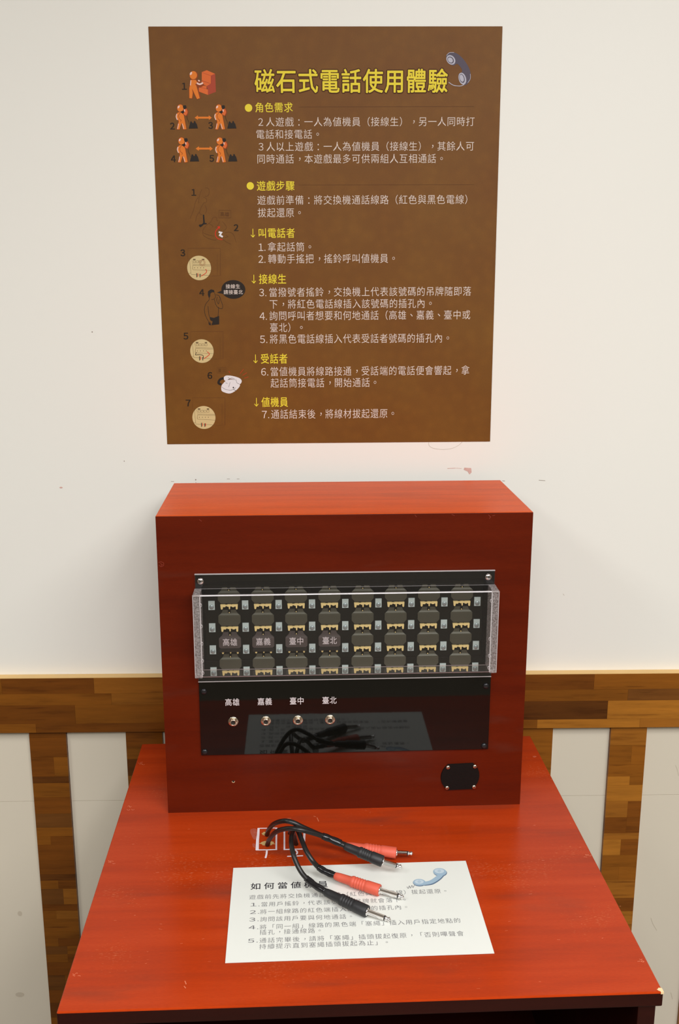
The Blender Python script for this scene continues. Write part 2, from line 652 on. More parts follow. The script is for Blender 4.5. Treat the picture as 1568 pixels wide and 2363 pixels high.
# white laminate boards between the posts, split by a hairline joint
wall_plane = Plane(frame(Vector((0, 0, TT)), Vector((1, 0, 0)), Vector((0, 0, 1)), Vector((0, -1, 0))))
SEAM = TT + (wall_plane.on(230, 1847)[1] + wall_plane.on(1350, 1834)[1]) / 2
edges = [-1.3] + [v for p in PX0 for v in (p, p + PWD)] + [1.3]
for k in range(0, len(edges), 2):
    a, b = edges[k] + 0.0002, edges[k + 1] - 0.0002
    box('wainscot_board', a, b, -0.0015, 0, SEAM + 0.0003, RZ0, 'panel_white', wall)
    box('wainscot_board', a, b, -0.0015, 0, 0.09, SEAM - 0.0003, 'panel_white', wall)

# scuffs and specks on the wall
MAT['scuff_red'] = plain('red_scuff', rgb(222, 178, 165), 0.6, var=0.25, scale=300)
MAT['scuff_dark'] = plain('dark_scuff', rgb(160, 145, 132), 0.6, var=0.2, scale=300)
MAT['scuff_pale'] = plain('pale_scuff', rgb(200, 190, 174), 0.6)
MAT['scuff_board'] = plain('board_scuff', rgb(206, 194, 172), 0.6)
MAT['chip_white'] = plain('white_plaster_chip', rgb(250, 248, 244), 0.5)
wp = Print(wall_plane, lambda u, v, l: (u, -l, v + TT))
W = wall_plane.on


def marks(name, mat, items, layer=0.0003, parent=wall, pr=wp, pl=wall_plane, sc=0.0005):
    polys = []
    for it in items:
        if it[0] == 's':
            polys.append(P_stroke([pl.on(*p) for p in it[1]], it[2] * sc, smooth=len(it[1]) > 2))
        elif it[0] == 'd':
            c = pl.on(*it[1])
            polys.append(P_disc(c, it[2] * sc, it[3] * sc, 10))
        elif it[0] == 'p':
            polys.append(P_poly([pl.on(*p) for p in it[1]]))
    return pr.emit(name, mat, polys, layer, parent)


marks('red_scuff_mark', 'scuff_red', [('s', [(1033, 1081), (1052, 1080)], 1.6), ('p', [(1072, 1079), (1088, 1080), (1089, 1090), (1084, 1095), (1080, 1088), (1071, 1084)]),
      ('d', (141, 1125), 5, 2.5), ('s', [(1053, 1080), (1066, 1081)], 1.0)])
marks('dark_scuff_mark', 'scuff_dark', [('d', (452, 1107), 2, 2.2), ('s', [(395, 1111), (402, 1111)], 1), ('s', [(452, 1112), (453, 1116)], 1), ('s', [(1244, 1108), (1259, 1109)], 1.4),
      ('s', [(1160, 1109), (1166, 1110)], 1.4), ('d', (213, 766), 2.0, 1.8), ('d', (287, 1064), 1.6, 1.6), ('s', [(524, 1105), (531, 1105)], 1), ('s', [(547, 1105), (553, 1105)], 1)])
marks('pencil_line', 'scuff_pale', [('s', [(990, 1020), (991, 1028), (1000, 1034), (1020, 1037), (1042, 1035), (1058, 1028), (1067, 1020)], 1.0),
      ('s', [(1300, 1370), (1303, 1374)], 1.2)])
marks('plaster_chip', 'chip_white', [('s', [(127, 1553.5), (150, 1553), (174, 1554)], 3.2), ('s', [(189, 1554), (207, 1553.5)], 2.0), ('s', [(39, 1556), (43, 1556)], 2)])
wl = Plane(frame(Vector((0, -0.0015, TT)), Vector((1, 0, 0)), Vector((0, 0, 1)), Vector((0, -1, 0))))
wlp = Print(wl, lambda u, v, l: (u, -0.0015 - l, v + TT))
marks('board_scuff', 'scuff_board', [('s', [(1560, 1766), (1564, 1776), (1567, 1790)], 1.5), ('s', [(1503, 2118), (1508, 2132), (1517, 2147)], 1.8), ('s', [(1549, 2290), (1553, 2305)], 2),
      ('d', (46, 2108), 8, 10), ('d', (46, 2295), 16, 10)], pr=wlp, pl=wl)

# ------------------------------------------------------------------ desk
TYAW = 0.02655
TW, TD = 0.63006, 0.60073
desk_m = Matrix.Translation((0.0294, -0.33764, 0)) @ Matrix.Rotation(TYAW, 4, 'Z')
desk = root('desk', 'red varnished wooden desk with worn glossy top against the wall', 'desk', desk_m)
TH = 0.0175
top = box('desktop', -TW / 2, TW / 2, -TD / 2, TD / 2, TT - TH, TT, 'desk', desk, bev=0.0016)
top.data.materials.append(MAT['desk_shaded'])
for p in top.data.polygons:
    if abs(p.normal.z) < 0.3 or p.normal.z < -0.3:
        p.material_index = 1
ins = 0.005
for s in (-1, 1):
    x0, x1 = (s * (TW / 2 - ins), s * (TW / 2 - ins - 0.019))
    box('side_panel', x0, x1, -TD / 2 + 0.005, TD / 2 - 0.006, 0.0, TT - TH, 'desk_shaded', desk, bev=0.001)
box('back_panel', -TW / 2 + 0.024, TW / 2 - 0.024, TD / 2 - 0.02, TD / 2 - 0.008, 0.05, TT - TH, 'desk_shaded', desk)
box('shelf', -TW / 2 + 0.024, TW / 2 - 0.024, -TD / 2 + 0.03, TD / 2 - 0.02, 0.36, 0.378, 'desk_shaded', desk)
box('bottom_panel', -TW / 2 + 0.024, TW / 2 - 0.024, -TD / 2 + 0.03, TD / 2 - 0.02, 0.05, 0.068, 'desk_shaded', desk)
desk_plane = Plane(desk_m @ Matrix.Translation((0, 0, TT)))
dp = Print(desk_plane, lambda u, v, l: (u, v, TT + l))
D = desk_plane.on


def zz(ox, oy, k):
    return lambda x, y: (ox + x / k, oy + y / k)


g = zz(580, 1880, 9.8)
# white hand-painted squares round the cable holes
sq = [P_stroke([D(*g(168, 305)), D(*g(160, 450)), D(*g(145, 560)), D(*g(135, 800))], 0.0038, taper=(0.75, 1.1)),
      P_stroke([D(*g(150, 312)), D(*g(590, 303))], 0.0022), P_stroke([D(*g(572, 305)), D(*g(570, 550)), D(*g(568, 800))], 0.0022),
      P_stroke([D(*g(105, 800)), D(*g(350, 797)), D(*g(588, 790))], 0.0022)]
dp.emit('painted_square', 'paint', sq, 0.00015, desk)
dp.emit('painted_square', 'paint', [P_stroke([D(*g(752, 340)), D(*g(752, 800))], 0.0022), P_stroke([D(*g(735, 790)), D(*g(1170, 778))], 0.0024),
        P_stroke([D(*g(1210, 330)), D(*g(1200, 560)), D(*g(1195, 660))], 0.0028), P_stroke([D(*g(740, 335)), D(*g(1220, 330))], 0.0022)], 0.00015, desk)
dp.emit('painted_stroke', 'paint', [P_stroke([D(*g(355, 812)), D(*g(350, 880)), D(*g(328, 975))], 0.0024), P_disc(D(*g(328, 972)), 0.0013)], 0.00016, desk)
dp.emit('painted_stroke', 'paint', [P_stroke([D(*g(832, 944)), D(*g(1000, 938)), D(*g(1158, 930))], 0.0024), P_disc(D(*g(832, 944)), 0.0012), P_disc(D(*g(1158, 930)), 0.0012),
        P_stroke([D(*g(960, 815)), D(*g(1010, 812)), D(*g(1040, 840)), D(*g(1035, 885)), D(*g(1000, 900))], 0.0022, smooth=True)], 0.00016, desk)
MAT['smudge'] = acrylic('chalky_smudge', (1, 1, 1, 1), 0.0, 0.5, diffuse=0.10, dcol=(0.9, 0.55, 0.42, 1), nz=350)
dp.emit('paint_smudge', 'smudge', [P_poly(smooth_line([D(*p) for p in [(578, 1915), (588, 1912), (594, 1918), (592, 1935), (586, 1937), (580, 1926)]], 4, True)), P_poly(smooth_line([D(*p) for p in [(583, 1947), (590, 1948), (590, 1957), (584, 1954)]], 4, True))], 0.0001, desk)
# splintered cable holes
holes = [g(325, 425), g(360, 655), g(890, 405), g(1010, 655)]
hr = random.Random(5)


def splinter(c, rx, ry, seed):
    r = random.Random(seed)
    pts = []
    for i in range(22):
        a = 2 * math.pi * i / 22
        k = 1 + r.uniform(-0.12, 0.12) + (r.uniform(0.1, 0.35) if abs(math.cos(a)) > 0.85 and i % 2 else 0)
        pts.append((c[0] + rx * k * math.cos(a), c[1] + ry * k * math.sin(a)))
    return P_poly(pts)


for k, (cx_, cy_, rx, ry) in enumerate([(312, 430, 0.0038, 0.0045), (365, 650, 0.0085, 0.0058), (900, 405, 0.0035, 0.004), (1005, 640, 0.0036, 0.0045)]):
    c = D(*g(cx_, cy_))
    dp.emit('splintered_rim', 'splinter', [splinter(c, rx, ry, 40 + k)], 0.0002, desk)
    dp.emit('cable_hole', 'slot', [P_disc(D(*g(*[(362, 445), (375, 668), (925, 425), (985, 665)][k])), 0.0036, 0.0036, 18)], 0.0003, desk)
# bare chip on the front right corner, dents and scratches
MAT['bare'] = plain('bare_pale_wood', rgb(238, 208, 158), 0.7, var=0.1, scale=300)
bm = bmesh.new()
cx0, cy0 = TW / 2, -TD / 2
pts = [(cx0 + 0.0002, cy0 + 0.0062), (cx0 - 0.0035, cy0 + 0.0066), (cx0 - 0.0045, cy0 + 0.0048), (cx0 - 0.0058, cy0 + 0.0046), (cx0 - 0.0050, cy0 + 0.0028),
       (cx0 - 0.0028, cy0 + 0.0012), (cx0 - 0.003, cy0 - 0.0002), (cx0 + 0.0002, cy0 - 0.0002)]
va = [bm.verts.new((x, y, TT + 0.0003)) for x, y in pts]
vb = [bm.verts.new((x, y, TT - 0.0022)) for x, y in pts]
bm.faces.new(va)
for i in range(len(pts)):
    j = (i + 1) % len(pts)
    bm.faces.new((va[i], va[j], vb[j], vb[i]))
bm_to('corner_chip', bm, 'bare', desk)
MAT['scratch'] = plain('pale_scratch', rgb(214, 122, 84), 0.5)
sc_items = []
for (x, y) in [(922 / 2.836, 1530 + 655 / 2.836), (842 / 2.836, 1530 + 948 / 2.836), (728 / 2.836, 1530 + 1303 / 2.836), (492 / 2.836, 1530 + 2038 / 2.836),
               (1180 + 845 / 2.8376, 1530 + 1945 / 2.8376), (1180 + 490 / 2.8376, 1530 + 1262 / 2.8376), (1180 + 152 / 2.8376, 1530 + 606 / 2.8376)]:
    for q in range(4):
        a, b = x + hr.uniform(-7, 7), y + hr.uniform(-4, 4)
        sc_items.append(('s', [(a, b), (a + hr.uniform(2, 5), b + hr.uniform(-2.5, 2.5)), (a + hr.uniform(5, 8), b + hr.uniform(-1, 1))], 1.2))
for q in range(70):
    a, b = hr.uniform(190, 1450), hr.uniform(1900, 2290)
    if 500 < a < 1160 and 1960 < b < 2235:
        continue
    L = hr.uniform(2, 8)
    sc_items.append(('s', [(a, b), (a + L, b + hr.uniform(-1.2, 0.3))], hr.uniform(0.5, 0.9)))
for (a, b, c_, d_) in [(427, 2264, 430, 2272), (425, 2276, 429, 2281), (732, 1887, 736, 1896), (724, 1884, 729, 1885), (664, 1889, 672, 1889)]:
    sc_items.append(('s', [(a, b), (c_, d_)], 2.0))
sm_ = marks('scratch_marks', 'scratch', sc_items, layer=0.0001, parent=desk, pr=dp, pl=desk_plane)

sm_['kind'] = 'stuff'                     # specks and hair scratches too small to pick apart

# ------------------------------------------------------------------ switchboard cabinet
BW, BD, BH, BYAW = 0.49701, 0.21205, 0.42742, 0.02728
box_m = Matrix.Translation((0.0252, -0.14642, TT)) @ Matrix.Rotation(BYAW, 4, 'Z')
sb = root('switchboard', 'red-brown wooden telephone switchboard cabinet with clear cover standing on the desk', 'switchboard', box_m)
T1 = 0.018
bm = bmesh.new()
add_box(bm, -BW / 2, BW / 2, -BD / 2, BD / 2, BH - T1, BH)
bmesh.ops.bevel(bm, geom=[e for e in bm.edges if all(v.co.z > BH - 0.001 for v in e.verts)], offset=0.0012, segments=3, affect='EDGES', profile=0.5)
tp = bm_to('top_panel', bm, 'box_top', sb)
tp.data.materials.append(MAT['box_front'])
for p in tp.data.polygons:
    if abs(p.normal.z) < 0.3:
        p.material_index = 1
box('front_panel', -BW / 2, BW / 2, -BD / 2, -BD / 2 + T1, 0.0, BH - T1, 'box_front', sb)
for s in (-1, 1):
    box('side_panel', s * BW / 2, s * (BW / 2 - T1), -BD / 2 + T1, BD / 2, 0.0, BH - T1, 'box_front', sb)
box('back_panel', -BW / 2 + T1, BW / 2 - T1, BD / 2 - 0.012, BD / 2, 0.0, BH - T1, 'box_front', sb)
fm = box_m @ frame(Vector((-BW / 2, -BD / 2, 0)), Vector((1, 0, 0)), Vector((0, 0, 1)), Vector((0, -1, 0)))
face = Plane(fm)


def FB(u, v, w_):                       # u right, v up, w out of the front, metres
    return (u - BW / 2, -BD / 2 - w_, v)


fp = Print(face, FB)


def fbox(name, u0, u1, v0, v1, w0, w1, mat, parent, bev=0.0):
    return box(name, u0 - BW / 2, u1 - BW / 2, -BD / 2 - w1, -BD / 2 - w0, v0, v1, mat, parent, bev)


PT = 0.003                               # plate thickness
plate = fbox('black_plate', 0.0490, 0.4480, 0.0882, 0.3480, 0.0, PT, 'black_gloss', sb, bev=0.0004)
# pale lettering over the sockets
names4 = ['高雄', '嘉義', '臺中', '臺北']
for k, t in enumerate(names4):
    u0 = [0.0832, 0.1274, 0.1712, 0.2157][k]
    fp.emit('lettering', 'print_white', P_text(t, u0, 0.1662, 0.0103, 0.0114, 0.008), PT + 0.0001, plate)


# jack sockets
def ring(parent, name, u, v, w0, prof, mat, seg=24, smooth=True):
    return lathe(name, prof, seg, lambda x, y, h: FB(u + x, v + y, w0 + h), mat, parent, smooth)


for k, u in enumerate([0.0942, 0.1388, 0.1827, 0.2269]):
    v = 0.1378
    so = ring(sb, 'jack_socket', u, v, PT, [(0.0070, 0), (0.0070, 0.0006), (0.0066, 0.0010), (0.0050, 0.0011), (0.0040, 0.0011)], 'nickel', 28)
    nut = []
    lathe('hex_nut', [(0.0060, 0.0010), (0.0060, 0.0026), (0.0056, 0.0031), (0.0043, 0.0032)], 6, lambda x, y, h: FB(u + x, v + y, PT + h), 'nickel', so, False)
    ring(so, 'bushing', u, v, PT, [(0.0044, 0.0028), (0.0044, 0.0042), (0.0040, 0.0048), (0.0034, 0.0048), (0.0031, 0.0043), (0.0031, 0.0012)], 'nickel', 24)
    ring(so, 'bore', u, v, PT, [(0.0031, 0.0014), (0.0, 0.0014)], 'slot', 20)


# screws
def screw(parent, u, v, w0, r, mat, slot_mat='slot', ang=0.4, seg=20, name='screw'):
    s = ring(parent, name, u, v, w0, [(r, 0), (r, r * 0.18), (r * 0.88, r * 0.40), (r * 0.6, r * 0.56), (r * 0.3, r * 0.62), (0.0001, r * 0.63)], mat, seg)
    pol = []
    for a in (ang, ang + math.pi / 2):
        c, s_ = math.cos(a), math.sin(a)
        pol.append(P_stroke([(u - c * r * 0.46, v - s_ * r * 0.46), (u + c * r * 0.46, v + s_ * r * 0.46)], r * 0.2))
    t = fp.emit('cross_slot', slot_mat, pol, w0 + r * 0.645, s)
    me = s.data                          # the cross is cut into the same head: one mesh
    n = len(me.vertices)
    vs = [v.co[:] for v in me.vertices] + [v.co[:] for v in t.data.vertices]
    fs = [tuple(p.vertices) for p in me.polygons] + [tuple(i + n for i in p.vertices) for p in t.data.polygons]
    k = len(me.polygons)
    me.clear_geometry()
    me.from_pydata(vs, [], fs)
    me.materials.append(MAT[slot_mat])
    for p in me.polygons:
        p.material_index = 0 if p.index < k else 1
        p.use_smooth = p.index < k
    bpy.data.objects.remove(t)
    return s


for (u, v, a) in [(0.0555, 0.1826, 0.3), (0.4416, 0.1831, 0.1), (0.0540, 0.0934, 0.6), (0.4420, 0.0932, 0.2)]:
    screw(sb, u, v, PT, 0.0042, 'black_screw', 'slot', a)
# little black cover plate, lower right
pts = []
for i in range(9):
    a = math.radians(-47 + i * 94 / 8)
    pts.append((0.4100 - 0.0035 + 0.0310 * math.cos(a), 0.0465 + 0.0270 * math.sin(a)))
for i in range(9):
    a = math.radians(133 + i * 94 / 8)
    pts.append((0.4100 + 0.0035 + 0.0310 * math.cos(a), 0.0455 + 0.0270 * math.sin(a)))
bm = bmesh.new()
va = [bm.verts.new(FB(u, v, 0.0)) for u, v in pts]
vb = [bm.verts.new(FB(410e-3 + (u - 410e-3) * .985, .046 + (v - .046) * .985, 0.0022)) for u, v in pts]
bm.faces.new(vb)
for i in range(len(pts)):
    j = (i + 1) % len(pts)
    bm.faces.new((va[i], va[j], vb[j], vb[i]))
cp_ = bm_to('cover_plate', bm, 'black_leather', sb)
for (u, v, a) in [(0.3923, 0.0612, 0.5), (0.4302, 0.0616, 0.9), (0.3918, 0.0298, 0.2), (0.4300, 0.0302, 0.1)]:
    screw(cp_, u, v, 0.0022, 0.0030, 'nickel', 'slot', a)
# small drilled hole
ring(sb, 'drilled_hole', 0.0920, 0.0462, 0.0, [(0.0017, 0.0001), (0.0001, 0.0001)], 'slot', 14)
fp.emit('hole_rim', 'bare', [P_stroke([(0.0920 + 0.0018 * math.cos(a), 0.0462 + 0.0018 * math.sin(a)) for a in [math.pi * (0.95 + 1.1 * i / 9) for i in range(10)]], 0.0006)], 0.0002, sb)

MAT['dent'] = plain('rubbed_dent', rgb(135, 52, 34), 0.4)
dn = [P_stroke([face.on(*p) for p in l], 0.0006) for l in [
    [(366, 1298), (372, 1296), (378, 1299), (378, 1305), (372, 1308), (367, 1304)], [(370, 1300), (375, 1303), (372, 1306)], [(958, 1188), (962, 1193)], [(1043, 1187), (1050, 1190)],
    [(1128, 1188), (1133, 1193), (1130, 1197)], [(1137, 1190), (1143, 1189)], [(460, 1199), (466, 1203)]]]
fp.emit('dent_marks', 'dent', dn, 0.0001, sb)['kind'] = 'stuff'

# drop shutters, contact bars and clips behind the cover
NX, NR = 8, 4
UC0, UP_ = 0.09285, 0.04448              # centre of first column, pitch
V1, VP = 0.3072, 0.03130                 # top of first contact bar, row pitch
B0 = PT


def extrude_outline(bm, pts, w0, w1, shrink=0.0):
    cu_ = sum(p[0] for p in pts) / len(pts)
    cv_ = sum(p[1] for p in pts) / len(pts)
    a = [bm.verts.new((p[0], -w0, p[1])) for p in pts]
    b = [bm.verts.new((cu_ + (p[0] - cu_) * (1 - shrink), -w1, cv_ + (p[1] - cv_) * (1 - shrink))) for p in pts]
    bm.faces.new(b)
    for i in range(len(pts)):
        j = (i + 1) % len(pts)
        bm.faces.new((a[i], a[j], b[j], b[i]))


def mm(l):
    return [(a / 1000, -b / 1000) for a, b in l]


# contact bar mesh (origin: centre of its top edge, on the plate)
bm = bmesh.new()
extrude_outline(bm, mm([(-11.6, 0.3), (-11.0, 0), (-5.5, 0), (-5.0, 0.6), (-2.5, 0.6), (-2.0, 0), (2.5, 0), (3.0, 0.5), (4.0, 0), (11.0, 0), (11.6, 0.4), (11.4, 2.4),
                        (11.2, 6.2), (10.4, 6.9), (9.4, 6.7), (8.8, 5.8), (8.7, 2.7), (7.0, 2.6), (6.9, 3.5), (4.0, 3.5), (3.6, 2.5), (1.5, 2.4), (1.3, 5.8), (0.5, 6.5), (-0.3, 5.9), (-0.5, 3.0),
                        (-2.4, 2.8), (-2.7, 2.1), (-4.6, 2.1), (-5.0, 3.4), (-7.9, 3.4), (-8.1, 2.8), (-8.5, 5.8), (-9.4, 6.8), (-10.5, 6.6), (-11.0, 5.8), (-11.3, 2.4)]), 0, 0.0030)
me_bar = bpy.data.meshes.new('contact_bar')
bm.to_mesh(me_bar)
bm.free()
me_bar.materials.append(MAT['brass'])

# shutter (origin as the bar above it)
def shutter_mesh(name, mat, vend, uend, vtap, lift):
    bm = bmesh.new()
    L = lift
    # tab left and right of the slot, flat and low
    prof = [(8.9, 8.6), (9.5, 11.0), (11.3, 13.4), (14.5, 15.6)]
    body = [(14.6, 16.4), (14.6, vtap), (uend, vend)]
    def V(u, v, w_):
        return bm.verts.new((u / 1000, -w_ / 1000, -v / 1000))
    for s in (-1, 1):
        # tab half: from slot edge to outer edge, rising a little towards the shoulder
        inner = [(1.9, 8.6), (1.9, 11.0), (1.9, 12.0)]
        a = [V(s * 1.9, 8.6, 0.3), V(s * 8.9, 8.6, 0.3), V(s * 9.5, 11.0, 0.3), V(s * 10.6, 12.9, 0.3), V(s * 1.9, 12.9, 0.3)]
        bm.faces.new(a if s > 0 else a[::-1])
        b = [V(s * 1.9, 8.6, 0.0), V(s * 8.9, 8.6, 0.0)]
        bm.faces.new((a[0], b[0], b[1], a[1]))
    # shoulder: slopes forward, catches the light from above
    for k, (v0, w0, v1, w1, h0, h1) in enumerate([(12.9, 0.3, 14.0, L * 0.55, 10.6, 11.8), (14.0, L * 0.55, 15.2, L * 0.92, 11.8, 13.6), (15.2, L * 0.92, 16.8, L, 13.6, 14.7)]):
        bm.faces.new((V(-h0, v0, w0), V(h0, v0, w0), V(h1, v1, w1), V(-h1, v1, w1)))
    bm.faces.new((V(-14.7, 16.8, L), V(14.7, 16.8, L), V(14.7, vtap, L), V(uend, vend, L), V(-uend, vend, L), V(-14.7, vtap, L)))
    # rim
    out = [(10.6, 12.9, 0.3), (11.8, 14.0, L * .55), (13.6, 15.2, L * .92), (14.7, 16.8, L), (14.7, vtap, L), (uend, vend, L)]
    for s in (-1, 1):
        for i in range(len(out) - 1):
            p, q_ = out[i], out[i + 1]
            bm.faces.new((V(s * p[0], p[1], p[2]), V(s * q_[0], q_[1], q_[2]), V(s * q_[0], q_[1], 0), V(s * p[0], p[1], 0)))
    bm.faces.new((V(-uend, vend, L), V(uend, vend, L), V(uend, vend, 0), V(-uend, vend, 0)))
    bmesh.ops.remove_doubles(bm, verts=bm.verts, dist=1e-6)
    bmesh.ops.recalc_face_normals(bm, faces=bm.faces)
    me = bpy.data.meshes.new(name)
    bm.to_mesh(me)
    bm.free()
    me.materials.append(MAT[mat])
    return me


me_sh = shutter_mesh('drop_shutter', 'shutter', 30.2, 10.8, 25.6, 2.4)
me_tag = shutter_mesh('name_tag', 'tag', 30.2, 12.6, 28.2, 4.2)
bm = bmesh.new()
bmesh.ops.create_uvsphere(bm, u_segments=8, v_segments=5, radius=0.0008)
me_pin = bpy.data.meshes.new('pin')
bm.to_mesh(me_pin)
bm.free()
me_pin.materials.append(MAT['brass'])
bm = bmesh.new()
add_box(bm, -0.0042, 0.0042, -0.0014, 0, -0.0122, 0)
me_clip = bpy.data.meshes.new('clip')
bm.to_mesh(me_clip)
bm.free()
me_clip.materials.append(MAT['clip'])
vs, fs = [], []
for r_, h_ in [(0.0031, 0), (0.0030, 0.0007), (0.0025, 0.0011), (0.0001, 0.0013)]:
    for i in range(16):
        a = math.tau * i / 16
        vs.append((r_ * math.cos(a), -h_, r_ * math.sin(a)))
for k in range(3):
    for i in range(16):
        j = (i + 1) % 16
        fs.append((k * 16 + i, k * 16 + j, k * 16 + 16 + j, k * 16 + 16 + i))
me_cs = bpy.data.meshes.new('clip_screw')
me_cs.from_pydata(vs, [], fs)
me_cs.materials.append(MAT['clip_dot'])
for p in me_cs.polygons:
    p.use_smooth = True
bm = bmesh.new()
add_box(bm, -0.0140, 0.0140, -0.0046, 0, -0.0354, -0.0303)  # black block under the tag stands in for its cast shadow
me_shadow_lip = bpy.data.meshes.new('tag_shadow_lip')
bm.to_mesh(me_shadow_lip)
bm.free()
me_shadow_lip.materials.append(MAT['black_board'])


def inst(name, me, u, v, w_, parent):
    o = bpy.data.objects.new(name, me)
    o.location = FB(u, v, w_)
    return link(o, parent)


def sub(name, me, loc, parent):
    o = bpy.data.objects.new(name, me)
    o.location = loc
    return link(o, parent)


for r in range(NR):
    for c in range(NX):
        u = UC0 + UP_ * c
        vb_ = V1 - VP * r
        inst('contact_bar', me_bar, u, vb_ - 0.0005, B0, sb)
        vs_ = V1 - VP * (r - 1)
        if r == 2 and c < 4:
            t = inst('name_tag', me_tag, u, vs_, B0, sb)
            sub('pin', me_pin, (0.0, -0.0014, -0.0122), t)
            sub('tag_shadow_lip', me_shadow_lip, (0, 0, 0), t)
            vs2 = []
            fs2 = []
            for vv, ff, lf in P_text(names4[c], -0.0102, -0.0215, 0.0102, 0.0112, 0.008):
                b = len(vs2)
                vs2 += [(x, -0.0044 - lf, y) for x, y in vv]
                fs2 += [tuple(b + i for i in f) for f in ff]
            meshobj('lettering', vs2, fs2, 'print_tag', t)
        else:
            t = inst('drop_shutter', me_sh, u, vs_, B0, sb)
            sub('pin', me_pin, (0.0, -0.0014, -0.0122), t)
    for c in range(NX + 1):
        u = 0.0696 + UP_ * c
        v = 0.3114 - VP * 1.0 * r
        o = inst('clip', me_clip, u, v, B0, sb)
        sub('clip_screw', me_cs, (0, -0.0014, -0.0081), o)

# clear acrylic cover: bent sheet with flanges, closed by thick glued end walls
CU0, CU1 = 0.0486, 0.4478
ZT, ZB, ZFT, ZFB, CD, ST = 0.3290, 0.2148, 0.3494, 0.1972, 0.030, 0.0028
cw0 = PT                                  # lies on the plate
prof_o = [(cw0 + ST, ZFT), (cw0 + ST, ZT), (cw0 + CD, ZT), (cw0 + CD, ZB), (cw0 + ST, ZB), (cw0 + ST, ZFB)]
prof_i = [(cw0, ZFT), (cw0, ZT - ST), (cw0 + CD - ST, ZT - ST), (cw0 + CD - ST, ZB + ST), (cw0, ZB + ST), (cw0, ZFB)]


cov = bpy.data.objects.new('acrylic_cover', None)
link(cov, sb)


def quad_strip(name, segs, mat, u0=CU0, u1=CU1, parent=cov):
    vs, fs = [], []
    for (a, b) in segs:
        k = len(vs)
        vs += [FB(u0, a[1], a[0]), FB(u1, a[1], a[0]), FB(u1, b[1], b[0]), FB(u0, b[1], b[0])]
        fs.append((k, k + 1, k + 2, k + 3))
    return meshobj(name, vs, fs, mat, parent)


w1 = cw0 + ST
# flanges as thin clear slabs with painted edge highlights
for (nm, z0, z1) in (('upper_flange', ZT, ZFT), ('lower_flange', ZFB, ZB)):
    quad_strip(nm, [((w1, z0), (w1, z1))], 'acrylic')
quad_strip('flange_edge', [((cw0 + 0.0003, ZFT), (w1, ZFT)), ((w1 + .0001, ZFT), (w1 + 0.0001, ZFT - 0.0010))], 'acrylic_edge')
quad_strip('flange_edge', [((w1 + .0001, ZFB + 0.0009), (w1 + 0.0001, ZFB)), ((cw0, ZFB), (w1, ZFB))], 'acrylic_edge')
E_ = 0.0016
quad_strip('front_sheet', [((cw0 + CD, ZB + E_), (cw0 + CD, ZT - E_))], 'acrylic')
quad_strip('top_sheet', [((w1, ZT), (cw0 + CD - E_, ZT))], 'acrylic')
quad_strip('bottom_sheet', [((w1, ZB), (cw0 + CD - E_, ZB))], 'acrylic')


def bend(name, zc, s, mat):
    segs = []
    pr = []
    for i in range(7):
        a = math.pi / 2 * i / 6
        pr.append((cw0 + CD - E_ + E_ * math.sin(a), zc - s * E_ + s * E_ * math.cos(a)))
    for i in range(6):
        segs.append((pr[i], pr[i + 1]))
    return quad_strip(name, segs, mat)


bend('bent_edge', ZT, 1, 'acrylic_edge')
MAT['acrylic_low'] = acrylic('acrylic_lower_edge', (0.85, 0.7, 0.68, 1), 0.10, 0.15, diffuse=0.28, dcol=(0.85, 0.7, 0.7, 1))
bend('bent_edge', ZB, -1, 'acrylic_low')
quad_strip('inner_bend', [((w1 + 0.0002, ZT + 0.0003), (w1 + 0.0012, ZT + 0.0003))], 'acrylic_edge')
quad_strip('inner_bend', [((w1 + 0.0002, ZB + 0.0006), (w1 + 0.0002, ZB - 0.0001))], 'acrylic_low')
for s, (a, b) in ((-1, (CU0 - 0.0006, CU0 + 0.0086)), (1, (CU1 - 0.0086, CU1 + 0.0006))):
    ew = fbox('end_wall', a, b, ZB + 0.0004, ZT - 0.0004, cw0 + 0.001, cw0 + CD - 0.0012, 'acrylic_frost', cov, bev=0.0006)
    xi = b if s < 0 else a
    # bright inner edge line and outer rims
    fbox('glue_line', xi - 0.0006, xi + 0.0006, ZB + 0.001, ZT - 0.001, cw0 + CD - 0.0012, cw0 + CD + 0.0002, 'acrylic_edge', cov)
    xo = a if s < 0 else b
    fbox('glue_line', xo - 0.0004, xo + 0.0004, ZB, ZT, cw0 + CD - 0.001, cw0 + CD + 0.0002, 'acrylic_edge', cov)
    fbox('glue_line', min(a, b), max(a, b), ZT - 0.0022, ZT + 0.0003, cw0 + 0.002, cw0 + CD + 0.0003, 'acrylic_frost', cov)
    fbox('glue_line', min(a, b), max(a, b), ZB - 0.0003, ZB + 0.0045, cw0 + CD - 0.004, cw0 + CD + 0.0003, 'acrylic_frost', cov)
    for k, v in enumerate([0.315, 0.286, 0.262, 0.238, 0.221]):
        if s > 0 and k in (1,):
            continue
        uu = xi - s * (-0.0012) if s > 0 else xi + 0.0012
        lathe('glue_bead', [(0.0026, 0), (0.0026, 0.0008), (0.0019, 0.0012), (0.0016, 0.0008)], 16,
              lambda x, y, h: FB(xi + (0.0005 if s < 0 else -0.0005) + x * 0.7, v + y, cw0 + CD - 0.002 + h), 'acrylic_edge', cov)
for (u, v, a) in [(0.0562, 0.3398, 0.9), (0.4388, 0.3402, 0.2)]:
    screw(cov, u, v, w1, 0.0046, 'steel', 'slot', a, 26)

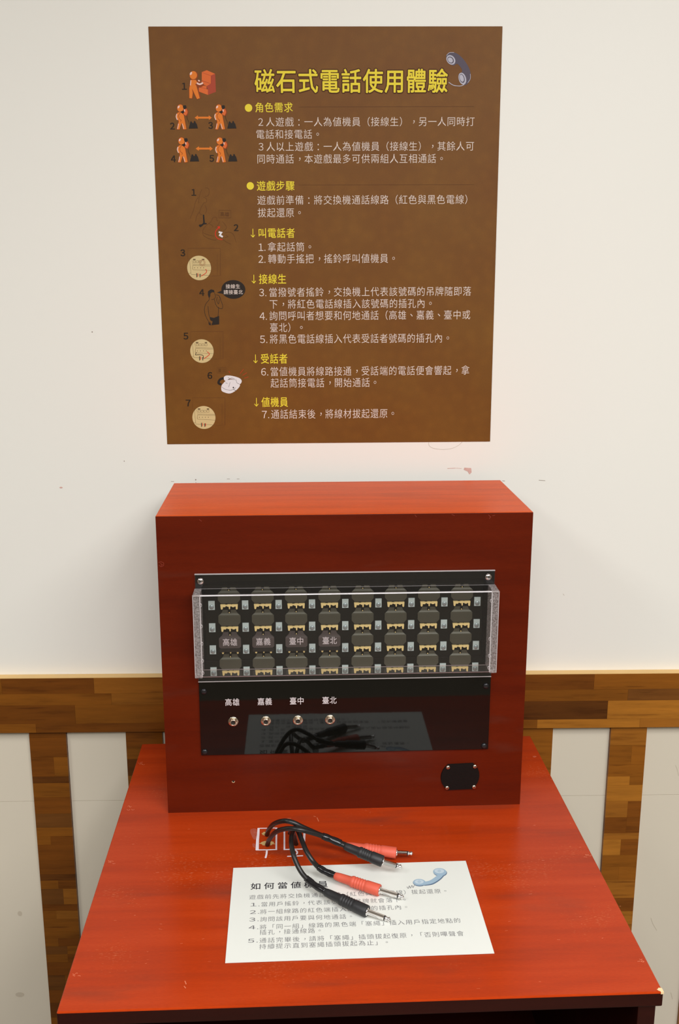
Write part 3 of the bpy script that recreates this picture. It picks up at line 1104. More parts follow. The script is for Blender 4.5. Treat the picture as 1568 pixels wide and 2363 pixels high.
# ------------------------------------------------------------------ poster on the wall
PR = 0.00539
PW_, PH_ = 0.49916, 0.59264
px_, pz_ = 0.00714, 0.77689 + TT
ux = Vector((math.cos(PR), 0, math.sin(PR)))
uz = Vector((-math.sin(PR), 0, math.cos(PR)))
pc = Vector((px_, 0, pz_))
pm = frame(pc - uz * PH_ / 2, ux, uz, Vector((0, -1, 0)))
poster = root('poster', 'large brown instruction poster with yellow title on the wall above the switchboard', 'poster', pm)
TH_P = 0.0012
box('sheet', -PW_ / 2, PW_ / 2, 0, PH_, 0.0, TH_P, 'poster', poster, bev=0.0003)
pp = Plane(pm, TH_P)
pr_ = Print(pp, lambda u, v, l: (u, v, TH_P + 0.00005 + l * 0.00006), 0.02)
S = pp.on
FLAT = True


def line(name, s, x0, x1, yc, hpx, mat, off=0.0, layer=1, indent=None, plane=None, printer=None, parent=None, fill=0.96):
    """one line of lettering whose cells run from x0 to x1"""
    plane = plane or pp
    a, b = plane.on(x0, yc), plane.on(x1, yc)
    h = abs(plane.on(x0, yc - hpx / 2)[1] - plane.on(x0, yc + hpx / 2)[1])
    pitch = (b[0] - a[0]) / len(s)
    return (printer or pr_).emit(name, mat, P_text(s, a[0], a[1], pitch, h / 0.92, off, fill), layer, parent or poster)


ti = line('title_lettering', '磁石式電話使用體驗', 586, 1036, 187.5, 54, 'p_yellow', 0.013, 6)
line('title_shadow', '磁石式電話使用體驗', 586, 1036, 187.5, 54, 'p_halo', 0.058, 1)


def half(s, x0, yc, hpx=20, mat='p_text', off=0.0):
    """narrow figure and full stop that number a step"""
    a = S(x0, yc)
    h = abs(S(x0, yc - hpx / 2)[1] - S(x0, yc + hpx / 2)[1]) / 0.74
    out = []
    xx = a[0]
    for ch in s:
        wide = ch in '0123456789'
        vs, fs = glyph(chr(ord(ch) + 0xFEE0) if wide else ch, 0.0)
        for k in ((0.0,) if not off else (-off, 0.0, off)):
            for k2 in ((0.0,) if not off else (-off * 0.6, off * 0.6)):
                out.append(([(xx + (vx - (0.20 if wide else 0) + k) * h * 0.95, a[1] + (vy - 0.37 + k2) * h) for vx, vy in vs], fs))
        xx += h * 0.60
    return out


body = [('２人遊戲：一人為値機員（接線生），另一人同時打', 591, 1097, 281.5, None),
        ('電話和接電話。', 590, 744, 310, None),
        ('３人以上遊戲：一人為値機員（接線生），其餘人可', 592, 1096, 338.5, None),
        ('同時通話，本遊戲最多可供兩組人互相通話。', 592, 1030, 367, None),
        ('遊戲前準備：將交換機通話線路（紅色與黑色電線）', 593, 1094, 462, None),
        ('拔起還原。', 594, 702, 491, None),
        ('拿起話筒。', 617, 726, 570, ('1.', 596)),
        ('轉動手搖把，搖鈴呼叫値機員。', 618, 919, 597.5, ('2.', 596)),
        ('當撥號者搖鈴，交換機上代表該號碼的吊牌隨即落', 620, 1089, 674.5, ('3.', 598)),
        ('下，將紅色電話線插入該號碼的插孔內。', 621, 1004, 702, None),
        ('詢問呼叫者想要和何地通話（高雄、嘉義、臺中或', 621, 1087, 729, ('4.', 599)),
        ('臺北）。', 622, 706, 756, None),
        ('將黑色電話線插入代表受話者號碼的插孔內。', 622, 1044, 782.5, ('5.', 600)),
        ('當値機員將線路接通，受話端的電話便會響起，拿', 623, 1085, 857.5, ('6.', 602)),
        ('起話筒接電話，開始通話。', 624, 876, 884, None),
        ('通話結束後，將線材拔起還原。', 625, 917, 956, ('7.', 604))]
for s, x0, x1, yc, num in body:
    o = line('text_line', s, x0, x1, yc, 21.5, 'p_text', -0.004, 2)
    if num:
        pr_.emit('step_number', 'p_text', half(num[0], num[1], yc + 0.5, 17), 2, o)
heads = [('角色需求', 588, 677, 248, None, (574, 249)), ('遊戲步驟', 592, 681, 429, None, (578, 429)),
         ('叫電話者', 595, 682, 538, (584, 538), None), ('接線生', 597, 662, 644, (586, 644), None),
         ('受話者', 601, 665, 828, (590, 828), None), ('値機員', 603, 666, 928, (592, 928), None)]
for s, x0, x1, yc, arr, bul in heads:
    o = line('heading_line', s, x0, x1, yc, 22.5, 'p_yellow', 0.008, 2)
    if bul:
        c = S(*bul)
        pr_.emit('bullet', 'p_yellow', [P_disc(c, 0.0053)], 2, o)
        pr_.emit('rule_line', 'p_line', [P_stroke([S(690, bul[1] - 2), S(1095, bul[1] - 3)], 0.00045)], 1, o)
    if arr:
        x, y = arr
        pr_.emit('arrow', 'p_yellow', [P_stroke([S(x, y - 10), S(x + 0.3, y + 8.5)], 0.0010), P_stroke([S(x - 4.5, y + 4), S(x + 0.3, y + 9.5)], 0.0010), P_stroke([S(x + 4.5, y + 4), S(x + 0.3, y + 9.5)], 0.0010)], 2, o)
for s, x, y, h in [('1', 425, 199, 15.5), ('2', 398, 291, 15), ('3', 486.5, 289.5, 15), ('4', 400, 366.5, 15), ('5', 489, 365.5, 15),
                   ('1', 447, 444, 15), ('2', 545, 525.5, 15), ('3', 422, 583.5, 15), ('4', 465.5, 675, 15), ('5', 429, 775.5, 15), ('6', 484, 866.5, 15), ('7', 434, 930, 15)]:
    pr_.emit('picture_number', 'p_digit', half(s, x - 5.2, y, h, off=0.03), 2, poster)

# orange pictograms
q8 = zz(385, 150, 8.711)


def QL(pts, dx=0, dy=0):
    return [S(*q8(x + dx, y + dy)) for x, y in pts]


K8 = 0.0000675                           # metres on the sheet per unit of the enlarged drawing


def ell(x, y, rx, ry, rot=0.0, dx=0, dy=0):
    return P_poly([S(*q8(x + dx + rx * math.cos(a) * math.cos(rot) - ry * math.sin(a) * math.sin(rot), y + dy + rx * math.cos(a) * math.sin(rot) + ry * math.sin(a) * math.cos(rot))) for a in [math.tau * i / 30 for i in range(30)]])


fig = bpy.data.objects.new('pictogram', None)
link(fig, poster)
mc = [[(700, 145), (805, 105), (975, 178), (890, 215)], [(705, 148), (890, 215), (890, 375), (705, 310)]]
pr_.emit('machine_side', 'p_machine_dark', [P_poly(QL([(890, 215), (975, 178), (990, 540), (830, 602), (828, 490), (805, 425), (890, 378)]))], 1, fig)
pr_.emit('machine_front', 'p_machine', [P_poly(QL(mc[0])), P_poly(QL(mc[1])), P_poly(QL([(700, 315), (890, 378), (808, 425), (690, 380)])), P_poly(QL([(645, 400), (800, 425), (800, 482), (650, 445)])),
                                     P_poly(QL([(645, 445), (830, 490), (830, 602), (645, 535)]))], 2, fig)
pr_.emit('machine_lines', 'p_machine_dark', [P_stroke(QL([(705, 150), (890, 217), (975, 180)]), 0.0004), P_stroke(QL([(700, 315), (890, 378)]), 0.0004), P_stroke(QL([(890, 217), (890, 378), (808, 425), (800, 485)]), 0.0004),
                                      P_stroke(QL([(650, 440), (830, 490)]), 0.0004)], 3, fig)
b1 = [(482, 300), (585, 300), (610, 345), (600, 425), (665, 668), (612, 688), (512, 478), (525, 560), (508, 672), (458, 668), (455, 470), (472, 400)]
pr_.emit('figure_outline', 'p_orange_dark', [ell(545, 212, 86, 92), P_stroke(QL(b1), 0.0014, closed=True), P_poly(QL([(585, 305), (625, 440), (690, 665), (640, 680), (560, 420)]))], 4, fig)
pr_.emit('figure_body', 'p_orange', [ell(536, 206, 74, 82), P_poly(QL(b1))], 5, fig)
pr_.emit('figure_arm', 'p_orange_dark', [P_stroke(QL([(600, 365), (660, 412), (735, 370)]), 0.0052, smooth=True), ell(648, 330, 36, 34)], 6, fig)
pr_.emit('figure_shine', 'p_pink', [ell(488, 172, 20, 34, 0.5), P_stroke(QL([(606, 362), (665, 388), (730, 358)]), 0.0022, smooth=True), P_stroke(QL([(487, 310), (478, 410)]), 0.0012), ell(650, 318, 22, 14, 0.6)], 7, fig)
for dx, dy, n in [(0, 0, 2), (775, 0, 3), (24, 662, 4), (793, 662, 5)]:
    fig = bpy.data.objects.new('pictogram', None)
    link(fig, poster)
    tor = [(245, 950), (300, 960), (345, 1010), (360, 1100), (395, 1290), (335, 1298), (298, 1160), (255, 1296), (205, 1296), (245, 1130), (215, 1090), (190, 1030), (210, 970)]
    leg2 = [(355, 1080), (402, 1290), (385, 1298), (340, 1120)]
    pr_.emit('figure_outline', 'p_orange_dark', [ell(275, 868, 70, 80, 0, dx, dy), P_stroke(QL(tor, dx, dy), 0.0012, closed=True), P_poly(QL(leg2, dx, dy)), P_stroke(QL([(365, 890), (395, 945), (365, 1010)], dx, dy), 0.0062, smooth=True)], 4, fig)
    pr_.emit('figure_body', 'p_orange', [ell(274, 868, 62, 72, 0, dx, dy), P_poly(QL(tor, dx, dy))], 5, fig)
    pr_.emit('figure_receiver', 'p_black', [P_poly(QL([(330, 815), (385, 808), (400, 850), (385, 885), (345, 880), (325, 850)], dx, dy)), P_poly(QL([(283, 935), (340, 915), (355, 960), (320, 978), (285, 955)], dx, dy)),
                                         P_stroke(QL([(405, 1020), (415, 1085), (440, 1130), (450, 1180)], dx, dy), 0.0004, smooth=True)], 6, fig)
    pr_.emit('figure_arm', 'p_machine', [P_stroke(QL([(365, 895), (388, 945), (360, 1005)], dx, dy), 0.0044, smooth=True)], 7, fig)
    pr_.emit('figure_arm_line', 'p_orange_dark', [P_stroke(QL([(275, 965), (240, 1010), (255, 1080), (290, 1110), (280, 1140)], dx, dy), 0.0006, smooth=True)], 7, fig)
    pr_.emit('figure_shine', 'p_pink', [ell(240, 845, 17, 30, 0.5, dx, dy), P_stroke(QL([(205, 985), (192, 1040), (215, 1105)], dx, dy), 0.0013, smooth=True), P_stroke(QL([(355, 890), (365, 940)], dx, dy), 0.0013),
                                      P_stroke(QL([(238, 1180), (218, 1285)], dx, dy), 0.0009), P_stroke(QL([(312, 1180), (345, 1285)], dx, dy), 0.0009)], 8, fig)
    pr_.emit('figure_telephone', 'p_black', [P_poly(QL([(443, 1278), (468, 1172), (478, 1135), (500, 1135), (520, 1168), (540, 1168), (550, 1128), (572, 1128), (588, 1168), (603, 1180), (628, 1275)], dx, dy))], 5, fig)
for dx, dy in [(0, 0), (20, 622)]:
    pr_.emit('double_arrow', 'p_orange', [P_poly(QL([(562, 1060), (628, 1012), (628, 1040), (845, 1040), (845, 1012), (908, 1060), (850, 1105), (848, 1078), (628, 1078), (626, 1104)], dx, dy))], 3, poster)

# faint first sketches: hand lifting the handset, cranked telephone
q7 = zz(385, 400, 7.84)


def Q7(pts):
    return [S(*q7(x, y)) for x, y in pts]


sk = bpy.data.objects.new('sketch', None)
link(sk, poster)
fl = [[(700, 265), (740, 265), (768, 300), (765, 370), (735, 410), (690, 410)], [(640, 290), (605, 360), (580, 480), (580, 540)], [(570, 430), (520, 520), (490, 650), (450, 750), (420, 820)],
      [(665, 430), (720, 460), (720, 510), (690, 540)], [(685, 520), (630, 600), (600, 690), (600, 730), (640, 750)], [(690, 570), (725, 660), (700, 720)], [(590, 700), (545, 770), (520, 870)],
      [(810, 860), (840, 800), (900, 800), (905, 850), (930, 860)], [(960, 870), (920, 950), (880, 980)], [(1005, 870), (1060, 930), (1080, 990), (1020, 1050)], [(810, 870), (720, 940), (670, 1000), (652, 1060), (665, 1120), (740, 1170), (850, 1205), (900, 1200)],
      [(655, 1070), (740, 1110), (860, 1135)], [(1050, 1080), (1110, 1060), (1180, 1080), (1220, 1130), (1260, 1250)], [(1010, 1190), (1080, 1240), (1160, 1280)], [(760, 905), (830, 950), (830, 975)], [(1050, 1160), (1110, 1145), (1070, 1120)]]
pr_.emit('faint_lines', 'p_faint', [P_stroke(Q7(l), 0.0006, smooth=True) for l in fl] + [P_stroke(Q7([(945, 668), (1160, 668), (1165, 805), (942, 805)]), 0.0005, closed=True)], 2, sk)
pr_.emit('faint_lettering', 'p_line', P_text('高雄', S(*q7(965, 740))[0], S(*q7(965, 740))[1], 0.0068, 0.0068), 2, sk)
pr_.emit('dark_blot', 'p_black', [P_poly(Q7([(655, 750), (678, 748), (690, 895), (725, 905), (725, 920), (672, 925), (640, 955), (610, 975), (582, 950), (585, 930), (640, 920), (662, 890)]))], 3, sk)
arc = [(985 + 105 * math.cos(a), 1090 + 108 * math.sin(a)) for a in [math.radians(75 + i * 165 / 14) for i in range(15)]]
pr_.emit('red_arrow', 'p_red', [P_stroke(Q7(arc), 0.0011), P_poly(Q7([(912, 962), (970, 960), (950, 1010)]))], 3, sk)
pr_.emit('white_crank', 'p_white', [P_stroke(Q7([(940, 1062), (990, 1072), (962, 1120), (1015, 1150)]), 0.0026)], 4, sk)

# round sketches of the switchboard
q37 = zz(360, 530, 3.733)


def Q3(pts, dx=0, dy=0):
    return [S(*q37(x + dx, y + dy)) for x, y in pts]


def disc_sketch(cx_, cy_, mode):
    o = bpy.data.objects.new('round_sketch', None)
    link(o, poster)
    dx, dy = cx_ - 373, cy_ - 330
    c = S(*q37(cx_, cy_))
    R_ = 0.01765
    pr_.emit('cream_disc', 'p_cream', [P_disc(c, R_, n=48)], 2, o)
    L_ = [[(290, 250), (303, 385)], [(303, 385), (470, 396)], [(310, 262), (318, 300), (476, 304)], [(318, 308), (316, 340), (322, 345), (474, 352)], [(318, 308), (470, 314)], [(284, 378), (300, 372)]]
    for xx in (322, 347, 372):
        L_.append([(xx, 268), (xx + 20, 268), (xx + 20, 284), (xx, 284), (xx, 268)])
    if mode != 3:
        L_.append([(398, 268), (418, 268), (418, 284), (398, 284), (398, 268)])
    pr_.emit('sketch_lines', 'p_sketch', [P_stroke(Q3(l, dx, dy), 0.00035) for l in L_] + [P_disc(S(*q37(x + dx, 328 + dy)), 0.0006) for x in (334, 360, 386, 411)] +
             [P_poly(Q3([(320, 252), (342, 252), (342, 262), (320, 262)], dx, dy)), P_poly(Q3([(398, 252), (418, 252), (418, 262), (398, 262)], dx, dy))], 3, o)
    pr_.emit('sketch_plugs', 'p_black', [P_stroke(Q3([(352, 375), (353, 410)], dx, dy), 0.0011), P_stroke(Q3([(381, 380), (381, 410)], dx, dy), 0.0011)], 4, o)
    pr_.emit('sketch_plugs_red', 'p_red', [P_stroke(Q3([(362, 375), (362, 405)], dx, dy), 0.0009)] + ([P_stroke(Q3([(388, 380), (388, 405)], dx, dy), 0.0009)] if mode == 7 else []), 4, o)
    if mode == 3:
        pr_.emit('sketch_cord_red', 'p_red', [P_stroke(Q3([(428, 340), (438, 358), (425, 378), (390, 400)], dx, dy), 0.0009, smooth=True)], 5, o)
        pr_.emit('sketch_rays', 'p_orange_dark', [P_stroke(Q3([(400 + 14 * math.cos(a), 285 + 14 * math.sin(a)), (400 + 30 * math.cos(a), 285 + 30 * math.sin(a))], dx, dy), 0.0004) for a in [i * math.tau / 14 for i in range(14)]], 5, o)
    if mode == 5:
        pr_.emit('sketch_cord_red', 'p_red', [P_stroke(Q3([(418, 335), (438, 355), (420, 375), (390, 395)], dx, dy), 0.0009, smooth=True)], 5, o)
        pr_.emit('sketch_cord_black', 'p_black', [P_stroke(Q3([(326, 340), (318, 362), (350, 360), (384, 370), (380, 405)], dx, dy), 0.0008, smooth=True)], 5, o)
    # faint continuation of the sketch on the brown ground
    pr_.emit('faint_lines', 'p_faint', [P_stroke(Q3([(275, 255), (275, 160), (555, 160), (555, 395), (480, 400)], dx, dy), 0.0005), P_stroke(Q3([(530, 210), (530, 390)], dx, dy), 0.0004)], 1, o)


disc_sketch(373, 330, 3)
disc_sketch(397, 1046, 5)
disc_sketch(414, 1618, 7)

# man on the telephone with a black speech bubble
sk = bpy.data.objects.new('sketch', None)
link(sk, poster)
pr_.emit('speech_bubble', 'p_black', [P_disc(S(*q37(668, 515)), 0.0178, 0.0136, 40), P_poly(Q3([(525, 542), (580, 520), (590, 555)]))], 3, sk)
for t, x0, x1, y in (('接線生', 600, 728, 489), ('請接臺北', 582, 752, 538)):
    a, b = S(*q37(x0, y)), S(*q37(x1, y))
    pr_.emit('lettering', 'p_text', P_text(t, a[0], a[1], (b[0] - a[0]) / len(t), 0.0070, 0.005), 4, sk)
pr_.emit('man_outline', 'p_black', [P_stroke(Q3(l), 0.00055, smooth=True) for l in [
    [(455, 570), (460, 600), (430, 640), (418, 690), (430, 745), (455, 790), (478, 810)], [(450, 660), (455, 720), (465, 755)], [(505, 600), (515, 640), (535, 670), (570, 680), (575, 650), (560, 610), (548, 575)],
    [(540, 665), (540, 700), (535, 750)], [(520, 560), (545, 570), (555, 590)], [(505, 545), (515, 575), (500, 598), (480, 600)], [(530, 580), (525, 610), (540, 640), (545, 600)]]] +
    [P_poly(Q3([(448, 560), (450, 530), (475, 514), (500, 520), (506, 540), (485, 538), (470, 550), (468, 575), (458, 590)])),
     P_poly(Q3([(462, 752), (500, 760), (545, 742), (546, 815), (480, 822), (490, 790), (470, 780)])), P_poly(Q3([(452, 795), (470, 810), (478, 822), (458, 820)]))], 3, sk)

# ringing white telephone
sk = bpy.data.objects.new('sketch', None)
link(sk, poster)
pr_.emit('phone_dial', 'p_black', [P_stroke(Q3([(590, 1278), (555, 1290), (540, 1320), (565, 1335)]), 0.0034, smooth=True)], 2, sk)
pr_.emit('white_telephone', 'p_white', [
    P_poly(smooth_line(Q3([(600, 1305), (640, 1290), (700, 1300), (722, 1330), (722, 1350), (690, 1385), (640, 1411), (592, 1402), (565, 1384), (566, 1345), (580, 1325)]), 3, True)),
    P_poly(smooth_line(Q3([(588, 1268), (610, 1256), (660, 1260), (715, 1276), (738, 1296), (737, 1318), (722, 1331), (704, 1322), (698, 1304), (680, 1292), (640, 1284), (622, 1290), (612, 1304), (594, 1300), (586, 1285)]), 3, True))], 3, sk)
pr_.emit('phone_lines', 'p_black', [P_stroke(Q3(l), 0.0004, smooth=True) for l in [[(625, 1290), (650, 1278), (680, 1285)], [(568, 1355), (600, 1375), (650, 1382), (690, 1360)], [(640, 1315), (628, 1355)], [(600, 1318), (618, 1325)],
                                 [(690, 1290), (700, 1320), (722, 1330)], [(622, 1272), (635, 1280)]]] + [P_disc(S(*q37(668, 1360)), 0.0011), P_stroke(Q3([(668, 1375), (692, 1388)]), 0.0006)], 4, sk)
pr_.emit('red_rays', 'p_red', [P_stroke(Q3(l), 0.0005) for l in [[(725, 1240), (755, 1202)], [(748, 1255), (785, 1232)], [(762, 1280), (798, 1268)], [(628, 1218), (640, 1235)]]], 2, sk)
pr_.emit('faint_frame', 'p_faint', [P_stroke(Q3([(528, 1188), (605, 1188), (605, 1235), (528, 1235)]), 0.0004, closed=True)] + P_text('臺北', S(*q37(533, 1213))[0], S(*q37(533, 1213))[1], 0.0062, 0.0062), 2, sk)

# grey handset beside the title
q6 = zz(740, 50, 3.647)


def Q6(pts):
    return [S(*q6(x, y)) for x, y in pts]


sk = bpy.data.objects.new('handset_picture', None)
link(sk, poster)
pr_.emit('handset_body', 'p_grey', [P_poly(smooth_line(Q6([(1058, 290), (1080, 266), (1115, 258), (1160, 275), (1215, 330), (1255, 400), (1266, 465), (1250, 510), (1215, 535), (1185, 510), (1165, 470), (1165, 440), (1190, 425),
        (1190, 400), (1165, 365), (1145, 355), (1120, 370), (1080, 345)]), 4, True))], 2, sk)
pr_.emit('handset_shine', 'p_grey_light', [P_stroke(Q6([(1062, 285), (1085, 262), (1125, 260)]), 0.0006, smooth=True), P_disc(S(*q6(1195, 480)), 0.0052, 0.0082, 24, 0.35), P_disc(S(*q6(1098, 322)), 0.0072, 0.0055, 24, -0.75),
        P_stroke(Q6([(1080, 510), (1120, 535), (1175, 542), (1210, 530)]), 0.0009, smooth=True), P_stroke(Q6([(1262, 440), (1262, 480), (1240, 515)]), 0.0006, smooth=True)], 3, sk)
pr_.emit('handset_cap', 'p_grey', [P_disc(S(*q6(1192, 478)), 0.0036, 0.0062, 24, 0.35), P_disc(S(*q6(1096, 323)), 0.0052, 0.0040, 24, -0.75)], 4, sk)
pr_.emit('handset_centre', 'p_grey_light', [P_disc(S(*q6(1190, 476)), 0.0028, 0.0050, 24, 0.35), P_disc(S(*q6(1094, 323)), 0.0040, 0.0030, 24, -0.75)], 5, sk)

# ------------------------------------------------------------------ instruction sheet on the desk
AYAW, AW, AH = 0.03342, 0.297, 0.17935
am = Matrix.Translation((0.03346, -0.48103, TT + 0.0006)) @ Matrix.Rotation(AYAW, 4, 'Z')
sheet = root('instruction_sheet', 'white printed instruction sheet lying on the desk under the plugs', 'paper', am)
box('sheet', -AW / 2, AW / 2, -AH / 2, AH / 2, 0.0, 0.0007, 'paper', sheet)
ap = Plane(am, 0.0007)
apr = Print(ap, lambda u, v, l: (u, v, 0.00075 + l * 0.00005), 0.03)
q2 = zz(500, 1960, 2.376)


def pl(name, s, x0, x1, y, mat, ch, off=0.0, num=None, fill=0.92):
    a = ap.on(*q2(x0, y))
    b = ap.on(*q2(x1, y))
    pitch = (b[0] - a[0]) / len(s)
    o = apr.emit(name, mat, P_text(s, a[0], a[1], pitch, ch, off, fill), 1, sheet)
    if num:
        n = ap.on(*q2(num[1], y + 2))
        out = []
        xx = n[0]
        for c_ in num[0]:
            wide = c_ in '0123456789'
            vs, fs = glyph(chr(ord(c_) + 0xFEE0) if wide else c_, 0.0)
            out.append(([(xx + (vx - (0.2 if wide else 0)) * 0.0135, n[1] + (vy - 0.36) * ch * 0.9) for vx, vy in vs], fs))
            xx += 0.0092
        apr.emit('step_number', mat, out, 1, o)
    return o


pl('title_lettering', '如何當値機員', 178, 620, 204, 'ink_dark', 0.0145, 0.009, fill=0.80)
pl('text_line', '遊戲前先將交換機通話線路（紅色與黑色電線）拔起還原。', 176, 1285, 263, 'ink', 0.0098, -0.008)
pl('text_line', '當用戶搖鈴，代表該號碼的吊牌就會落下。', 241, 1058, 302, 'ink', 0.0098, -0.008, ('1.', 184))
pl('text_line', '將一組線路的紅色端插入該號碼的插孔內。', 236, 1066, 343, 'ink', 0.0098, -0.008, ('2.', 181))
pl('text_line', '詢問該用戶要與何地通話。', 236, 760, 384, 'ink', 0.0098, -0.008, ('3.', 178))
pl('text_line', '將「同一組」線路的黑色端「塞繩」插入用戶指定地點的', 234, 1352, 427, 'ink', 0.0098, -0.008, ('4.', 175))
pl('text_line', '插孔，接通線路。', 233, 588, 456, 'ink', 0.0098, -0.008)
pl('text_line', '通話完畢後，請將「塞繩」插頭拔起復原，「否則嗶聲會', 232, 1370, 500, 'ink', 0.0098, -0.008, ('5.', 171))
pl('text_line', '持續提示直到塞繩插頭拔起為止」。', 231, 960, 534, 'ink', 0.0098, -0.008)


def Q2(pts):
    return [ap.on(*q2(x, y)) for x, y in pts]


hs = bpy.data.objects.new('handset_picture', None)
link(hs, sheet)
apr.emit('handset_shadow', 'blue_dark', [P_stroke(Q2([(1140, 197), (1185, 190), (1225, 165), (1248, 140)]), 0.0022, smooth=True), P_disc(ap.on(*q2(1113, 183)), 0.0080, 0.0078), P_disc(ap.on(*q2(1227, 127)), 0.0086, 0.0086)], 1, hs)
apr.emit('handset_body', 'blue', [P_stroke(Q2([(1128, 188), (1175, 180), (1215, 155), (1240, 128)]), 0.0066, smooth=True), P_disc(ap.on(*q2(1113, 181)), 0.0078, 0.0070), P_disc(ap.on(*q2(1225, 124)), 0.0084, 0.0082)], 2, hs)
apr.emit('handset_cap', 'blue_light', [P_disc(ap.on(*q2(1112, 178)), 0.0056, 0.0044), P_disc(ap.on(*q2(1222, 119)), 0.0062, 0.0050)], 3, hs)
apr.emit('handset_cap_ring', 'blue', [P_disc(ap.on(*q2(x + dx, y + dy)), 0.0007) for x, y in ((1112, 178), (1222, 119)) for dx, dy in ((-6, -3), (6, -3), (-6, 3), (6, 3), (0, 0), (0, -6), (0, 6))], 4, hs)
apr.emit('handset_cord', 'ink', [P_stroke(Q2([(1045, 205), (1052, 215), (1058, 200), (1064, 213), (1072, 198), (1078, 210), (1084, 200), (1092, 196)]), 0.0006, smooth=True)], 1, hs)


# ------------------------------------------------------------------ patch cables
def tube(name, pts, radii, seg, mat, parent, inv, cap=True):
    n = len(pts)
    P = [Vector(p) for p in pts]
    vs, fs = [], []
    prev = None
    for i in range(n):
        d = (P[min(i + 1, n - 1)] - P[max(i - 1, 0)]).normalized()
        if prev is None:
            a = d.orthogonal().normalized()
        else:
            a = (prev - d * prev.dot(d)).normalized()
        prev = a
        b = d.cross(a)
        for k in range(seg):
            t = math.tau * k / seg
            vs.append(inv @ (P[i] + (a * math.cos(t) + b * math.sin(t)) * radii[i]))
    for i in range(n - 1):
        for k in range(seg):
            j = (k + 1) % seg
            fs.append((i * seg + k, i * seg + j, (i + 1) * seg + j, (i + 1) * seg + k))
    if cap:
        fs.append(tuple(range(seg))[::-1])
        fs.append(tuple(range((n - 1) * seg, n * seg)))
    o = meshobj(name, vs, fs, mat, parent, smooth=True)
    return o


def along(a, b, prof, name, mat, parent, inv, seg=20):
    """turned piece from a to b; prof: (t, radius) with t in metres from a"""
    a, b = Vector(a), Vector(b)
    d = (b - a).normalized()
    pts, rr = [], []
    for t, r in prof:
        pts.append(a + d * t)
        rr.append(r)
    # guard repeated stations
    for i in range(1, len(pts)):
        if (pts[i] - pts[i - 1]).length < 1e-6:
            pts[i] = pts[i] + d * 1e-5
    o = tube(name, pts, rr, seg, mat, parent, inv)
    return o


CR = 0.0031


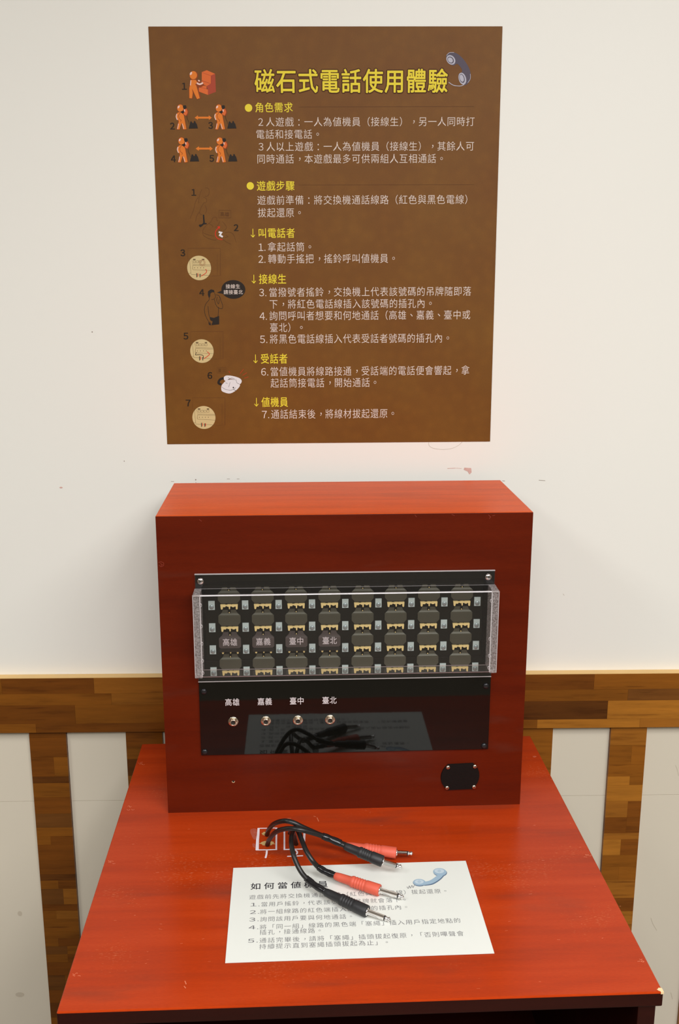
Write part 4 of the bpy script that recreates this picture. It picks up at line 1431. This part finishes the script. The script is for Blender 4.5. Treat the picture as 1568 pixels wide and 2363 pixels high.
def cable(label, path, sleeve, boot, shaft_end, boot_mat):
    """path: cord points; sleeve: taped end of the cord; boot: (start, end); shaft_end: tip of the plug; all as world points"""
    base = Vector(path[0])
    rt_ = root('patch_cable', label, 'cable', Matrix.Translation(base), 'patch cables coming out of the desk')
    inv = Matrix.Translation(-base)
    sm = smooth_line([tuple(p) for p in path], 9)
    tube('cord', sm, [CR] * len(sm), 16, 'rubber', rt_, inv)
    sv = smooth_line([tuple(p) for p in sleeve], 7)
    rr = [CR * 1.28 + 0.00035 * (1 if (i // 3) % 2 else 0) for i in range(len(sv))]
    tube('tape_wrap', sv, rr, 16, 'tape', rt_, inv)
    b0, b1 = Vector(boot[0]), Vector(boot[1])
    L = (b1 - b0).length
    d = (b1 - b0).normalized()
    pf = [(-0.002, 0.0030), (0, 0.0046), (L * 0.10, 0.0051), (L * 0.34, 0.0055), (L * 0.37, 0.0066), (L * 0.40, 0.0069)]
    t = 0.42
    for k in range(5):
        pf += [(L * t, 0.0069), (L * (t + 0.015), 0.0063), (L * (t + 0.03), 0.0063), (L * (t + 0.045), 0.0070)]
        t += 0.058
    pf += [(L * 0.74, 0.0071), (L * 0.985, 0.0072), (L, 0.0068), (L, 0.0040)]
    along(b0, b1, pf, 'boot', boot_mat, rt_, inv, 24)
    s1 = Vector(shaft_end)
    e = (s1 - b1)
    LS = e.length
    tipl = 0.0078
    p = bpy.data.objects.new('plug', None)
    link(p, rt_)
    along(b1, s1, [(-0.001, 0.0048), (0.0009, 0.0048), (0.0011, 0.0032), (LS - tipl - 0.001, 0.0032)], 'shaft', 'steel', p, inv)
    along(b1, s1, [(LS - tipl - 0.001, 0.0030), (LS - tipl, 0.0030)], 'insulator', 'black_screw', p, inv)
    along(b1, s1, [(LS - tipl, 0.0029), (LS - tipl + 0.0016, 0.0029), (LS - tipl + 0.0026, 0.0020), (LS - tipl + 0.0034, 0.0020), (LS - tipl + 0.0050, 0.0031), (LS - 0.0018, 0.0022), (LS - 0.0003, 0.0007)], 'tip', 'steel', p, inv)
    return rt_


z6 = zz(560, 1870, 3.733)


def A(x, y, h):
    return at(*z6(x, y), h / 1000)


# upper red plug, arches out of the rear left hole
p4 = cable('patch cable with red plug farthest back, its tip beyond the sheet on bare desk',
      [A(212, 212, 1), A(225, 170, 13), A(270, 118, 32), A(350, 92, 47), A(430, 103, 48), A(520, 145, 41), A(620, 190, 30), A(700, 222, 20), A(800, 262, 17), A(900, 302, 13)],
      [A(690, 217, 20), A(760, 245, 18), A(850, 280, 15)],
      (A(900, 305, 13), A(1325, 367, 9)), A(1474, 373, 7.5), 'boot_red')
p3 = cable('patch cable with black plug raised over the back edge of the sheet',
      [A(215, 298, 1), A(232, 250, 15), A(290, 185, 37), A(380, 158, 52), A(480, 163, 56), A(590, 190, 50), A(690, 222, 42), A(800, 268, 35), A(905, 315, 30)],
      [A(690, 223, 42), A(760, 250, 37.5), A(850, 290, 32.5)],
      (A(888, 310, 30.5), A(1208, 440, 19)), A(1378, 492, 11), 'boot_black')
p2 = cable('patch cable with red plug lying across the middle of the sheet',
      [A(410, 195, 1), A(425, 165, 12), A(455, 152, 26), A(482, 182, 36), A(510, 255, 38), A(550, 350, 33), A(600, 430, 25), A(660, 495, 15), A(720, 530, 13), A(780, 555, 12)],
      [A(655, 492, 15.5), A(720, 530, 13.2), A(803, 563, 12)],
      (A(803, 566, 12), A(1182, 690, 8.5)), A(1396, 752, 5.5), 'boot_red')
p1 = cable('patch cable with black plug nearest the front, lying on the printed sheet',
      [A(462, 290, 1), A(450, 240, 13), A(436, 196, 28), A(424, 208, 38), A(420, 280, 42), A(436, 370, 38), A(470, 465, 29), A(520, 550, 20), A(590, 620, 14), A(660, 672, 13), A(720, 705, 12)],
      [A(550, 585, 15.5), A(620, 643, 13.5), A(715, 700, 12)],
      (A(718, 705, 12), A(1075, 872, 8.5)), A(1282, 948, 4.5), 'boot_black')
